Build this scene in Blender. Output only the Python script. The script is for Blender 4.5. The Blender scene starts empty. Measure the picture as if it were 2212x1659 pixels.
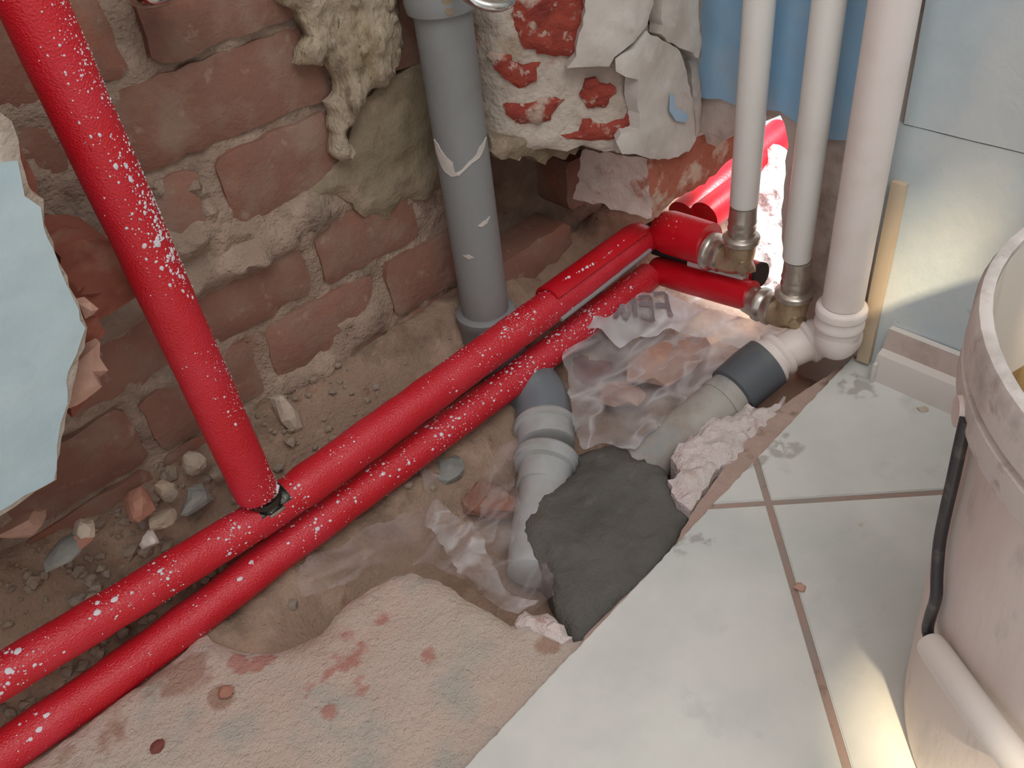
import bpy, bmesh, math, random
import numpy as np
from mathutils import Vector, Matrix, noise
from mathutils.geometry import delaunay_2d_cdt

random.seed(7)
scene = bpy.context.scene
COL = scene.collection
W, H = 2212, 1659

# ------------------------------------------------------------------ camera
# room axes: X along the brick wall towards the corner, Y into the brick wall, Z up.
# corner of the two wall faces = (0,0), tile surface = z 0, metres.
PC = np.array([W / 2, H / 2])
VV = np.array([1400.0, 3100.0]); VX = np.array([3900.0, -1100.0])   # vanishing points of Z and X
F = math.sqrt(-float(np.dot(VX - PC, VV - PC)))
r1 = np.array([*(VX - PC), F]); r1 /= np.linalg.norm(r1)
up = -np.array([*(VV - PC), F]); up /= np.linalg.norm(up)
r2 = np.cross(up, r1)
RM = np.array([r1, r2, up])
CAM = np.array([-0.7239, -0.5088, 0.60])

cam_d = bpy.data.cameras.new('camera'); cam = bpy.data.objects.new('camera', cam_d); COL.objects.link(cam)
cam_d.sensor_width = 36.0; cam_d.lens = F / W * 36.0; cam_d.clip_start = 0.01
m = Matrix.Identity(4)
for i in range(3):
    m[i][0] = RM[i][0]; m[i][1] = -RM[i][1]; m[i][2] = -RM[i][2]; m[i][3] = CAM[i]
cam.matrix_world = m
scene.camera = cam

# ------------------------------------------------------------------ light
scene.view_settings.view_transform = 'Standard'; scene.view_settings.look = 'None'
scene.view_settings.exposure = 0.25; scene.view_settings.gamma = 1.0
scene.view_settings.use_curve_mapping = False
wd = bpy.data.worlds.new('overcast_sky'); scene.world = wd; wd.use_nodes = True
bg = wd.node_tree.nodes['Background']; bg.inputs[0].default_value = (0.93, 0.97, 1.0, 1); bg.inputs[1].default_value = 0.78

SUN_DIR = Vector((0.743, 0.669, -1.0))
sd = bpy.data.lights.new('sun', 'SUN'); sun = bpy.data.objects.new('sun', sd); COL.objects.link(sun)
sd.energy = 7.0; sd.angle = math.radians(1.8); sd.color = (1.0, 0.80, 0.52)
sun.rotation_euler = SUN_DIR.to_track_quat('-Z', 'Y').to_euler()

def area(name, loc, target, size, power, color):
    d = bpy.data.lights.new(name, 'AREA'); o = bpy.data.objects.new(name, d); COL.objects.link(o)
    d.size = size; d.energy = power; d.color = color; o.location = loc
    o.rotation_euler = (Vector(target) - Vector(loc)).to_track_quat('-Z', 'Y').to_euler()
    return o
area('back_fill_light', (-0.75, -0.95, 1.75), (-0.45, 0.0, 0.1), 0.9, 9.0, (1.0, 0.97, 0.95))  # unseen soft fill added above and behind the camera
area('next_room_fill_light', (0.30, -0.22, 0.75), (0.20, -0.02, 0.10), 0.25, 22.0, (1.0, 0.98, 0.97))  # unseen light added to brighten what shows through the corner opening

# ------------------------------------------------------------------ pixel -> room helpers
def ray(x, y): return RM @ np.array([(x - PC[0]) / F, (y - PC[1]) / F, 1.0])
def px(x, y, ax, v):
    r = ray(x, y); i = 'XYZ'.index(ax); t = (v - CAM[i]) / r[i]
    return Vector(CAM + t * r)
def pxs(pts, ax, v): return [px(x, y, ax, v) for x, y in pts]
def uvY(pts, Y): return [(p.x, p.z) for p in pxs(pts, 'Y', Y)]
def uvX(pts, X): return [(p.y, p.z) for p in pxs(pts, 'X', X)]
def uvZ(pts, Z): return [(p.x, p.y) for p in pxs(pts, 'Z', Z)]
def px_cyl(x, y, cx, cy, r):
    d = ray(x, y); ox, oy = CAM[0] - cx, CAM[1] - cy
    a = d[0]**2 + d[1]**2; b = 2 * (ox * d[0] + oy * d[1]); c = ox*ox + oy*oy - r*r
    D = max(b*b - 4*a*c, 0); t = (-b - math.sqrt(D)) / (2 * a)
    return Vector(CAM + t * d)

# ------------------------------------------------------------------ materials
def lin(c):
    o = []
    for v in c:
        v /= 255.0
        o.append(v / 12.92 if v <= 0.04045 else ((v + 0.055) / 1.055) ** 2.4)
    return (*o, 1.0)

MATS = {}
def mat(name, base, layers=(), bumps=(), rough=0.85, metal=0.0, spec=0.3, rand=0.0, coat=0.0, stretch=None, rough_var=0.0, trans=0.0, alpha=1.0):
    """layers: (rgb, scale, lo, hi[, strength]) noise masks over the base colour; bumps: (scale, distance[, kind])"""
    M = bpy.data.materials.new(name); M.use_nodes = True; MATS[name] = M
    nt = M.node_tree; N = nt.nodes; L = nt.links
    bs = N['Principled BSDF']
    geo = N.new('ShaderNodeNewGeometry')
    pos = geo.outputs['Position']
    if stretch:
        mp = N.new('ShaderNodeMapping'); mp.inputs['Scale'].default_value = stretch
        L.new(pos, mp.inputs['Vector']); pos = mp.outputs[0]
    col = N.new('ShaderNodeRGB'); col.outputs[0].default_value = lin(base); cur = col.outputs[0]
    if rand > 0:
        oi = N.new('ShaderNodeObjectInfo'); hs = N.new('ShaderNodeHueSaturation')
        mr = N.new('ShaderNodeMapRange'); mr.inputs[3].default_value = 1 - rand; mr.inputs[4].default_value = 1 + rand
        L.new(oi.outputs['Random'], mr.inputs[0]); L.new(mr.outputs[0], hs.inputs['Value'])
        L.new(cur, hs.inputs['Color']); cur = hs.outputs[0]
    for i, ly in enumerate(layers):
        rgb, sc, lo, hi = ly[:4]; st = ly[4] if len(ly) > 4 else 1.0
        nz = N.new('ShaderNodeTexNoise'); nz.inputs['Scale'].default_value = sc; nz.inputs['Detail'].default_value = 5; nz.inputs['Roughness'].default_value = 0.6
        ad = N.new('ShaderNodeVectorMath'); ad.inputs[1].default_value = (i * 3.7 + 1.3, i * 1.9, i * 2.3)
        L.new(pos, ad.inputs[0]); L.new(ad.outputs[0], nz.inputs['Vector'])
        mr = N.new('ShaderNodeMapRange'); mr.inputs[1].default_value = lo; mr.inputs[2].default_value = hi; mr.inputs[4].default_value = st
        L.new(nz.outputs[0], mr.inputs[0])
        mx = N.new('ShaderNodeMix'); mx.data_type = 'RGBA'
        L.new(mr.outputs[0], mx.inputs[0]); L.new(cur, mx.inputs[6]); mx.inputs[7].default_value = lin(rgb); cur = mx.outputs[2]
    L.new(cur, bs.inputs['Base Color'])
    nrm = None
    for bp in bumps:
        sc, dist = bp[:2]; kind = bp[2] if len(bp) > 2 else 'noise'
        if kind == 'noise':
            nz = N.new('ShaderNodeTexNoise'); nz.inputs['Detail'].default_value = 4
            out = nz.outputs[0]
        else:
            nz = N.new('ShaderNodeTexVoronoi'); nz.feature = 'SMOOTH_F1'; out = nz.outputs[0]
        nz.inputs['Scale'].default_value = sc; L.new(pos, nz.inputs['Vector'])
        b = N.new('ShaderNodeBump'); b.inputs['Distance'].default_value = dist; b.inputs['Strength'].default_value = 1.0
        L.new(out, b.inputs['Height'])
        if nrm is not None: L.new(nrm, b.inputs['Normal'])
        nrm = b.outputs[0]
    if nrm is not None: L.new(nrm, bs.inputs['Normal'])
    bs.inputs['Roughness'].default_value = rough; bs.inputs['Metallic'].default_value = metal
    bs.inputs['Specular IOR Level'].default_value = spec; bs.inputs['Coat Weight'].default_value = coat
    bs.inputs['Coat Roughness'].default_value = 0.15
    return M

def stain(M, spots, rgb, nscale):
    nt = M.node_tree; N = nt.nodes; L = nt.links; bs = N['Principled BSDF']
    cur = bs.inputs['Base Color'].links[0].from_socket; geo = N.new('ShaderNodeNewGeometry')
    nz = N.new('ShaderNodeTexNoise'); nz.inputs['Scale'].default_value = nscale; nz.inputs['Detail'].default_value = 5
    L.new(geo.outputs['Position'], nz.inputs['Vector']); acc = None
    for (x, y, z), r in spots:
        d = N.new('ShaderNodeVectorMath'); d.operation = 'DISTANCE'; d.inputs[1].default_value = (x, y, z); L.new(geo.outputs['Position'], d.inputs[0])
        mr = N.new('ShaderNodeMapRange'); mr.inputs[1].default_value = r; mr.inputs[2].default_value = 0; L.new(d.outputs['Value'], mr.inputs[0])
        if acc is None: acc = mr.outputs[0]
        else:
            mx = N.new('ShaderNodeMath'); mx.operation = 'MAXIMUM'; L.new(acc, mx.inputs[0]); L.new(mr.outputs[0], mx.inputs[1]); acc = mx.outputs[0]
    nc = N.new('ShaderNodeMapRange'); nc.clamp = False; nc.inputs[1].default_value = .33; nc.inputs[2].default_value = .67; L.new(nz.outputs[0], nc.inputs[0])
    mu = N.new('ShaderNodeMath'); mu.operation = 'MULTIPLY'; L.new(acc, mu.inputs[0]); L.new(nc.outputs[0], mu.inputs[1])
    m2 = N.new('ShaderNodeMapRange'); m2.inputs[1].default_value = .24; m2.inputs[2].default_value = .42; m2.inputs[4].default_value = .62; L.new(mu.outputs[0], m2.inputs[0])
    mx = N.new('ShaderNodeMix'); mx.data_type = 'RGBA'; L.new(m2.outputs[0], mx.inputs[0]); L.new(cur, mx.inputs[6]); mx.inputs[7].default_value = lin(rgb)
    L.new(mx.outputs[2], bs.inputs['Base Color'])

def film_mat(name, rgb, lo, hi, scale, gloss=0.35):
    M = bpy.data.materials.new(name); M.use_nodes = True; MATS[name] = M
    nt = M.node_tree; N = nt.nodes; L = nt.links
    bs = N['Principled BSDF']; out = N['Material Output']
    bs.inputs['Base Color'].default_value = lin(rgb); bs.inputs['Roughness'].default_value = 0.28; bs.inputs['Specular IOR Level'].default_value = 0.6
    tr = N.new('ShaderNodeBsdfTransparent'); mx = N.new('ShaderNodeMixShader')
    geo = N.new('ShaderNodeNewGeometry'); nz = N.new('ShaderNodeTexNoise'); nz.inputs['Scale'].default_value = scale; nz.inputs['Detail'].default_value = 4
    L.new(geo.outputs['Position'], nz.inputs['Vector'])
    mp = N.new('ShaderNodeMapping'); mp.inputs['Rotation'].default_value = (0, 0, .7); mp.inputs['Scale'].default_value = (.35, 1, 1)
    L.new(geo.outputs['Position'], mp.inputs['Vector']); L.new(mp.outputs[0], nz.inputs['Vector']); nz.inputs['Distortion'].default_value = .6; nz.inputs['Detail'].default_value = 2
    sb = N.new('ShaderNodeMath'); sb.operation = 'SUBTRACT'; sb.inputs[1].default_value = .5; L.new(nz.outputs[0], sb.inputs[0])
    ab = N.new('ShaderNodeMath'); ab.operation = 'ABSOLUTE'; L.new(sb.outputs[0], ab.inputs[0])
    mr = N.new('ShaderNodeMapRange'); mr.inputs[1].default_value = 0.0; mr.inputs[2].default_value = 0.09; mr.inputs[3].default_value = hi; mr.inputs[4].default_value = lo  # crease highlights painted into the opacity as whitish streaks
    L.new(ab.outputs[0], mr.inputs[0])
    n2 = N.new('ShaderNodeTexNoise'); n2.inputs['Scale'].default_value = scale * .7; n2.inputs['Detail'].default_value = 2; L.new(geo.outputs['Position'], n2.inputs['Vector'])
    m2 = N.new('ShaderNodeMapRange'); m2.inputs[1].default_value = .40; m2.inputs[2].default_value = .66; m2.inputs[3].default_value = lo; m2.inputs[4].default_value = (lo + hi) * .6; L.new(n2.outputs[0], m2.inputs[0])
    mm = N.new('ShaderNodeMath'); mm.operation = 'MAXIMUM'; L.new(mr.outputs[0], mm.inputs[0]); L.new(m2.outputs[0], mm.inputs[1])
    L.new(mm.outputs[0], mx.inputs[0]); L.new(tr.outputs[0], mx.inputs[1]); L.new(bs.outputs[0], mx.inputs[2])
    L.new(mx.outputs[0], out.inputs['Surface'])
    return M

mat('brick_old', (147, 108, 94), [((170, 108, 82), 11, .54, .70, .85), ((152, 130, 116), 22, .46, .64, .7), ((112, 82, 74), 9, .55, .75, .75), ((176, 156, 140), 60, .60, .70, .5)], [(140, .0012), (420, .0006)], .95, rand=.10)
mat('brick_fresh', (150, 66, 54), [((176, 84, 54), 18, .52, .7), ((122, 52, 46), 30, .5, .68), ((186, 166, 152), 36, .555, .64, .85), ((196, 180, 166), 120, .60, .68, .7)], [(120, .002), (380, .001)], .9, rand=.06)
mat('brick_stub', (226, 206, 196), [((170, 92, 70), 24, .56, .66, .85), ((150, 132, 120), 40, .55, .75, .6)], [(120, .0012), (400, .0006)], .95)
mat('brick_stub_red', (172, 104, 84), [((206, 188, 170), 30, .53, .64, .85), ((140, 74, 58), 60, .55, .7, .7)], [(120, .0012), (400, .0006)], .95)
mat('mortar', (160, 140, 125), [((184, 162, 146), 28, .46, .68), ((104, 94, 82), 18, .54, .74, .8), ((150, 112, 94), 12, .58, .74, .6)], [(110, .004), (330, .002)], .97)
mat('mortar_smear', (146, 132, 112), [((128, 116, 94), 14, .45, .65), ((170, 150, 130), 34, .56, .7), ((110, 98, 82), 22, .62, .75)], [(90, .002), (300, .001)], .97)
mat('rough_plaster', (196, 184, 172), [((172, 156, 144), 14, .44, .60, .9), ((160, 138, 112), 24, .58, .70, .7), ((168, 112, 98), 30, .60, .68, .6)], [(80, .003), (260, .0015)], .92)
mat('plaster_white', (202, 195, 188), [((184, 174, 164), 12, .46, .64), ((210, 203, 197), 40, .55, .7), ((168, 152, 138), 26, .62, .72, .6)], [(60, .0008), (260, .0003)], .9)
mat('paint_pale_blue', (176, 196, 203), [((188, 204, 209), 7, .45, .65), ((160, 180, 190), 30, .62, .75, .5)], [(70, .0006), (300, .0002)], .6, spec=.3)
mat('paint_blue', (152, 188, 216), [((166, 188, 206), 16, .48, .66), ((138, 182, 216), 9, .55, .7)], [(40, .0012), (200, .0003)], .55, spec=.3)
mat('paint_grey_blue', (196, 207, 210), [((208, 213, 212), 9, .45, .65), ((184, 198, 204), 5, .5, .7), ((160, 168, 172), 70, .68, .75, .5)], [(40, .0006), (260, .0002)], .6, spec=.3)
mat('wall_render', (202, 186, 176), [((150, 132, 118), 16, .5, .68), ((196, 180, 170), 38, .52, .7)], [(70, .002), (240, .0008)], .95)
mat('screed', (198, 183, 170), [((202, 178, 166), 9, .46, .62, .8), ((178, 174, 164), 17, .52, .66), ((172, 146, 126), 7, .56, .7, .7), ((120, 84, 68), 26, .70, .76, .7)], [(60, .0022), (220, .0024), (600, .0012)], .97)
mat('screed_pale', (220, 207, 203), [((196, 172, 163), 30, .52, .68), ((214, 204, 200), 60, .5, .65)], [(150, .003), (420, .0015)], .97)
mat('screed_brown', (180, 156, 145), [((192, 168, 157), 20, .48, .66), ((132, 108, 94), 34, .56, .72)], [(90, .0015), (360, .0007)], .95)
mat('dirt', (158, 134, 116), [((180, 154, 134), 22, .48, .66), ((110, 92, 78), 14, .52, .7), ((136, 92, 74), 40, .62, .72, .7)], [(110, .003), (300, .0018), (700, .0008)], .98)
mat('stone', (164, 146, 128), [((142, 134, 124), 30, .48, .68)], [(180, .001)], .95, rand=.14)
mat('stone_pale', (196, 182, 166), [((170, 152, 136), 40, .52, .7)], [(180, .001)], .95)
mat('stone_grey', (142, 142, 136), [((122, 124, 120), 40, .5, .7)], [(180, .001)], .95)
mat('brick_dull', (150, 92, 76), [((128, 70, 58), 30, .5, .7), ((168, 130, 112), 24, .55, .7, .7)], [(140, .0012)], .95)
mat('brick_chip', (170, 122, 104), [((184, 142, 122), 40, .5, .7)], [(180, .001)], .95)
mat('stone_peach', (196, 158, 140), [((176, 136, 120), 26, .5, .7)], [(120, .001)], .9)
mat('brick_wet_red', (124, 70, 62), [((104, 56, 52), 30, .5, .7)], [(120, .001)], .8)
mat('cement', (104, 102, 96), [((88, 86, 80), 18, .45, .68), ((120, 116, 108), 60, .58, .75, .6)], [(70, .0025), (320, .0015), (800, .0006)], .9)
mat('tile', (218, 219, 214), [((200, 204, 200), 5.5, .45, .68), ((224, 226, 220), 9, .5, .7), ((186, 190, 186), 20, .60, .74, .55), ((188, 176, 150), 34, .69, .77, .7)], [(500, .00006)], .32, spec=.4)
mat('grout', (172, 148, 136), [((160, 150, 142), 18, .45, .65), ((140, 120, 108), 60, .58, .7)], [(300, .0006)], .95)
mat('red_foam', (206, 16, 36), [((214, 46, 68), 16, .46, .66, .7)], [(760, .0006, 'vor'), (45, .0004)], .48, spec=.75)
mat('red_foam_smooth', (204, 14, 32), [((212, 36, 54), 20, .5, .7, .6)], [(300, .0002), (30, .0006)], .34, spec=.55)
mat('foam_grey', (150, 146, 148), [], [(600, .0004)], .9)
mat('foam_dark', (62, 56, 54), [], [(400, .0004)], .95)
mat('white_speck', (226, 222, 228), [], [], .5)
mat('white_pipe', (233, 231, 226), [((226, 222, 216), 12, .5, .7)], [(400, .00008)], .38, spec=.4)
mat('white_drain', (234, 225, 220), [((226, 214, 207), 14, .5, .7)], [(300, .00008)], .42, spec=.4)
mat('grey_pipe', (138, 140, 140), [((128, 128, 126), 9, .48, .68), ((148, 146, 142), 30, .6, .72, .5)], [(200, .0001)], .5, spec=.35)
mat('grey_pipe_light', (176, 178, 178), [((160, 160, 156), 22, .5, .7), ((190, 172, 156), 28, .66, .74, .7)], [(200, .0001)], .5)
mat('grey_elbow', (116, 124, 130), [((106, 110, 112), 20, .5, .7)], [(200, .0001)], .35, spec=.5)
mat('drain_dusty', (172, 168, 160), [((150, 136, 126), 16, .48, .68), ((150, 152, 150), 30, .55, .7)], [(200, .0004)], .7)
mat('rubber_grey', (92, 97, 102), [((108, 108, 106), 16, .52, .7)], [(250, .0001)], .5)
mat('nickel', (196, 188, 178), [((168, 152, 132), 60, .5, .7, .7)], [], .3, metal=.85)
mat('brass_dull', (186, 166, 138), [((150, 126, 98), 50, .48, .68)], [(300, .0001)], .40, metal=.7)
mat('steel', (206, 206, 202), [], [], .2, metal=1.0)
mat('tee_metal', (96, 96, 90), [((60, 60, 56), 120, .5, .7)], [(260, .0005)], .3, metal=.85)
mat('chrome', (220, 216, 212), [], [], .12, metal=1.0)
mat('wool', (172, 157, 137), [((146, 130, 104), 26, .48, .64), ((186, 172, 146), 46, .52, .68), ((96, 82, 64), 34, .58, .70, .9)], [(120, .004), (380, .002)], .98, stretch=(1, 1, .4))
mat('wood_strip', (204, 184, 158), [((190, 166, 138), 20, .5, .7)], [(200, .0003)], .8, stretch=(1, 1, .2))
mat('skirting', (216, 210, 204), [], [(300, .0001)], .5)
mat('skirting_dusty', (198, 182, 174), [((178, 158, 146), 30, .5, .7)], [(160, .0008)], .9)
mat('bucket_white', (226, 216, 210), [((214, 200, 192), 14, .48, .68), ((180, 172, 166), 40, .6, .74, .6)], [(40, .0006), (200, .0002)], .5, stretch=(1, 1, .35))
mat('bucket_rim', (214, 208, 203), [((164, 158, 152), 22, .5, .66, .7), ((170, 150, 142), 40, .58, .7)], [(120, .0006)], .7)
mat('bucket_residue', (176, 148, 104), [((150, 122, 80), 40, .48, .66), ((204, 196, 184), 30, .62, .72)], [(140, .001)], .9, stretch=(1, 1, .15))
mat('bucket_inside', (224, 220, 214), [((206, 198, 188), 30, .5, .7)], [(120, .0006)], .6, stretch=(1, 1, .2))
mat('wire_dark', (74, 72, 74), [((108, 104, 100), 60, .52, .7)], [], .4, metal=.6)
mat('grip_white', (226, 221, 214), [], [(200, .0002)], .5)
mat('white_film_bright', (236, 238, 240), [((196, 200, 204), 60, .5, .66)], [(90, .003)], .4)
mat('render_white', (214, 212, 208), [], [(60, .001)], .9)
mat('print_ink', (134, 122, 126), [((166, 156, 158), 60, .5, .7)], [], .7)
film_mat('film_clear', (226, 224, 226), .10, .50, 24)
film_mat('film_dusky', (196, 186, 184), .04, .36, 24)
film_mat('film_milky', (228, 227, 228), .30, .85, 22)

sp_ = lambda x, y: tuple(px(x, y, 'Z', -.010))
stain(MATS['screed'], [(sp_(752, 1400), .030), (sp_(760, 1450), .034), (sp_(715, 1470), .018), (sp_(820, 1340), .016), (sp_(655, 1496), .020), (sp_(932, 1412), .016), (sp_(560, 1420), .02), (sp_(710, 1540), .014), (sp_(520, 1425), .018)], (176, 100, 86), 45)
stain(MATS['screed'], [(sp_(300, 1500), .05), (sp_(400, 1450), .04), (sp_(200, 1600), .05), (sp_(480, 1500), .02), (sp_(1190, 1390), .02)], (150, 108, 86), 30)
stain(MATS['tile'], [((px(1690, 960, 'Z', 0)).to_tuple(), .03), (px(1640, 1000, 'Z', 0).to_tuple(), .02), (px(1520, 1170, 'Z', 0).to_tuple(), .02), (px(1850, 830, 'Z', 0).to_tuple(), .035), (px(1460, 1180, 'Z', 0).to_tuple(), .02)], (150, 146, 138), 60)

# ------------------------------------------------------------------ object helpers
WLOC = {}
def empty(name, loc, label=None, cat=None, group=None, kind=None):
    o = bpy.data.objects.new(name, None); COL.objects.link(o); o.empty_display_size = .02
    o.location = loc; WLOC[o.name] = Vector(loc)
    tag(o, label, cat, group, kind); return o
def tag(o, label=None, cat=None, group=None, kind=None):
    if label: o['label'] = label
    if cat: o['category'] = cat
    if group: o['group'] = group
    if kind: o['kind'] = kind
    return o
def obj(name, verts, faces, material, parent=None, smooth=True, angle=40, label=None, cat=None, group=None, kind=None):
    if not isinstance(material, (list, tuple)): material = [material]
    vs = np.array([tuple(v) for v in verts], dtype=float)
    if parent is not None: loc = WLOC[parent.name]
    else:
        loc = Vector((vs[:, 0].mean(), vs[:, 1].mean(), vs[:, 2].min()))
    me = bpy.data.meshes.new(name)
    me.from_pydata((vs - np.array(loc)).tolist(), [], [tuple(f) for f in faces]); me.validate()
    bm = bmesh.new(); bm.from_mesh(me); bmesh.ops.recalc_face_normals(bm, faces=bm.faces); bm.to_mesh(me); bm.free()
    for mm in material: me.materials.append(MATS[mm] if isinstance(mm, str) else mm)
    if smooth:
        me.polygons.foreach_set('use_smooth', [True] * len(me.polygons)); me.set_sharp_from_angle(angle=math.radians(angle))
    o = bpy.data.objects.new(name, me); COL.objects.link(o)
    if parent is not None: o.parent = parent; WLOC[o.name] = Vector(loc)
    else: o.location = loc; WLOC[o.name] = Vector(loc)
    tag(o, label, cat, group, kind)
    return o

def spline(pts, n=8):
    P = [Vector(p) for p in pts]; out = []
    for i in range(len(P) - 1):
        a = P[i - 1] if i else P[i] * 2 - P[i + 1]; b, c = P[i], P[i + 1]
        d = P[i + 2] if i + 2 < len(P) else c * 2 - b
        for k in range(n):
            t = k / n
            out.append(.5 * ((2 * b) + (c - a) * t + (2*a - 5*b + 4*c - d) * t*t + (3*b - a - 3*c + d) * t**3))
    out.append(P[-1]); return out

def sweep(path, radii, seg=28, cap=True, closed=False):
    P = [Vector(p) for p in path]; n = len(P)
    if not hasattr(radii, '__len__'): radii = [radii] * n
    T = []
    for i in range(n):
        a, b = i, i
        while a > 0 and (P[i] - P[a]).length < 1e-6: a -= 1
        while b < n - 1 and (P[b] - P[i]).length < 1e-6: b += 1
        d = P[b] - P[a]
        if a > 0 and (P[i] - P[a]).length < 1e-6: pass
        aa = max(i - 1, 0); bb = min(i + 1, n - 1)
        e = P[bb] - P[aa]
        if e.length > 1e-6 and d.dot(e) < 0: d = d
        T.append(d.normalized() if d.length > 1e-9 else Vector((0, 0, 1)))
    ref = Vector((0, 0, 1)) if abs(T[0].z) < .9 else Vector((1, 0, 0))
    nrm = (ref - T[0] * ref.dot(T[0])).normalized(); V = []; Fc = []
    for i in range(n):
        nrm = (nrm - T[i] * nrm.dot(T[i])).normalized(); bi = T[i].cross(nrm)
        for k in range(seg):
            a = 2 * math.pi * k / seg
            V.append(P[i] + (nrm * math.cos(a) + bi * math.sin(a)) * radii[i])
    for i in range(n - 1):
        for k in range(seg):
            k2 = (k + 1) % seg
            Fc.append((i*seg + k, i*seg + k2, (i+1)*seg + k2, (i+1)*seg + k))
    if cap:
        Fc.append(tuple(range(seg))[::-1]); Fc.append(tuple((n-1)*seg + k for k in range(seg)))
    return V, Fc

def lathe(origin, axis, prof, seg=32, cap=True):
    """prof: (s along axis, radius)"""
    o = Vector(origin); a = Vector(axis).normalized()
    ref = Vector((0, 0, 1)) if abs(a.z) < .9 else Vector((1, 0, 0))
    n = (ref - a * ref.dot(a)).normalized(); b = a.cross(n); V = []; Fc = []
    for s, r in prof:
        for k in range(seg):
            t = 2 * math.pi * k / seg
            V.append(o + a * s + (n * math.cos(t) + b * math.sin(t)) * r)
    for i in range(len(prof) - 1):
        for k in range(seg):
            k2 = (k + 1) % seg; Fc.append((i*seg + k, i*seg + k2, (i+1)*seg + k2, (i+1)*seg + k))
    if cap:
        Fc.append(tuple(range(seg))[::-1]); Fc.append(tuple((len(prof)-1)*seg + k for k in range(seg)))
    return V, Fc

def merge(*parts):
    V = []; Fc = []
    for v, f in parts:
        o = len(V); V += list(v); Fc += [tuple(i + o for i in ff) for ff in f]
    return V, Fc

def inpoly(pts, poly):
    pts = np.asarray(pts, float); x, y = pts[:, 0], pts[:, 1]; c = np.zeros(len(pts), bool); n = len(poly); j = n - 1
    for i in range(n):
        xi, yi = poly[i]; xj, yj = poly[j]
        k = ((yi > y) != (yj > y)) & (x < (xj - xi) * (y - yi) / ((yj - yi) or 1e-12) + xi); c ^= k; j = i
    return c
def polydist(pts, poly):
    pts = np.asarray(pts, float); D = np.full(len(pts), 1e9); n = len(poly)
    for i in range(n):
        a = np.array(poly[i]); b = np.array(poly[(i + 1) % n]); ab = b - a; L = ab @ ab or 1e-12
        t = np.clip(((pts - a) @ ab) / L, 0, 1); D = np.minimum(D, np.linalg.norm(pts - (a + t[:, None] * ab), axis=1))
    return D

def fbm(u, v, s, seed=0.0, octv=4):
    return noise.fractal(Vector((u * s + seed, v * s - seed * .7, seed * 1.3)), .7, 2.0, octv)

def ragged(outline, step, amp, seed=0, keep=None):
    out = []; n = len(outline)
    for i in range(n):
        a = Vector(outline[i]); b = Vector(outline[(i + 1) % n]); k = max(1, int((b - a).length / step))
        for j in range(k):
            p = a.lerp(b, j / k)
            if keep is None or not keep(p):
                p = p + Vector((noise.noise(Vector((p.x * 90 + seed, p.y * 90, 3.1))), noise.noise(Vector((p.x * 90, p.y * 90 + seed, 7.7))))) * amp \
                      + Vector((noise.noise(Vector((p.x * 320 + seed, p.y * 320, 1.1))), noise.noise(Vector((p.x * 320, p.y * 320 + seed, 5.7))))) * amp * .5
            out.append((p.x, p.y))
    return out

def relief(outline, step, mapf, hfun, thick, amp=.001, seed=0, edge=.0, keep=None, sheet=False, coarse=None):
    """solid slab with a displaced front; outline in 2-D, mapf(u,v,h) -> room"""
    ol = ragged(outline, step, amp, seed, keep)
    A = np.array(ol); lo = A.min(0); hi = A.max(0); rs = random.Random(seed * 13 + 5)
    us = np.arange(lo[0], hi[0], step); vs_ = np.arange(lo[1], hi[1], step)
    G = np.array([(u + rs.uniform(-.25, .25) * step, v + rs.uniform(-.25, .25) * step) for u in us for v in vs_])
    if len(G):
        G = G[inpoly(G, ol)]
    if len(G):
        G = G[polydist(G, ol) > step * .55]
    pts = [Vector(p) for p in ol] + [Vector(p) for p in G]
    n = len(ol)
    r = delaunay_2d_cdt(pts, [(i, (i + 1) % n) for i in range(n)], [], 0, 1e-7)
    v2 = [(p.x, p.y) for p in r[0]]; tris = [t for t in r[2] if len(t) == 3]
    cen = np.array([np.mean([v2[i] for i in t], axis=0) for t in tris]); ok = inpoly(cen, ol)
    tris = [t for t, k in zip(tris, ok) if k]
    d = polydist(v2, ol)
    front = []
    for (u, v), dd in zip(v2, d):
        h = hfun(u, v)
        if edge: h -= edge * max(0, 1 - dd / (edge * 2.2)) ** 2
        front.append(mapf(u, v, h))
    if sheet: return front, tris
    N0 = len(front); back = [mapf(u, v, -thick) for u, v in v2]
    cnt = {}
    for t in tris:
        for i in range(3):
            e = (t[i], t[(i + 1) % 3]); cnt[tuple(sorted(e))] = cnt.get(tuple(sorted(e)), []) + [e]
    F2 = [tuple(t) for t in tris] + [tuple(i + N0 for i in t[::-1]) for t in tris]
    for es in cnt.values():
        if len(es) == 1:
            a, b = es[0]; F2.append((a, a + N0, b + N0, b))
    return front + back, F2

mapYf = lambda Y0: (lambda u, v, h: (u, Y0 - h, v))      # relief facing -Y (brick wall side)
mapXf = lambda X0: (lambda u, v, h: (X0 - h, u, v))      # relief facing -X (right wall)
mapZf = lambda Z0: (lambda u, v, h: (u, v, Z0 + h))

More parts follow.
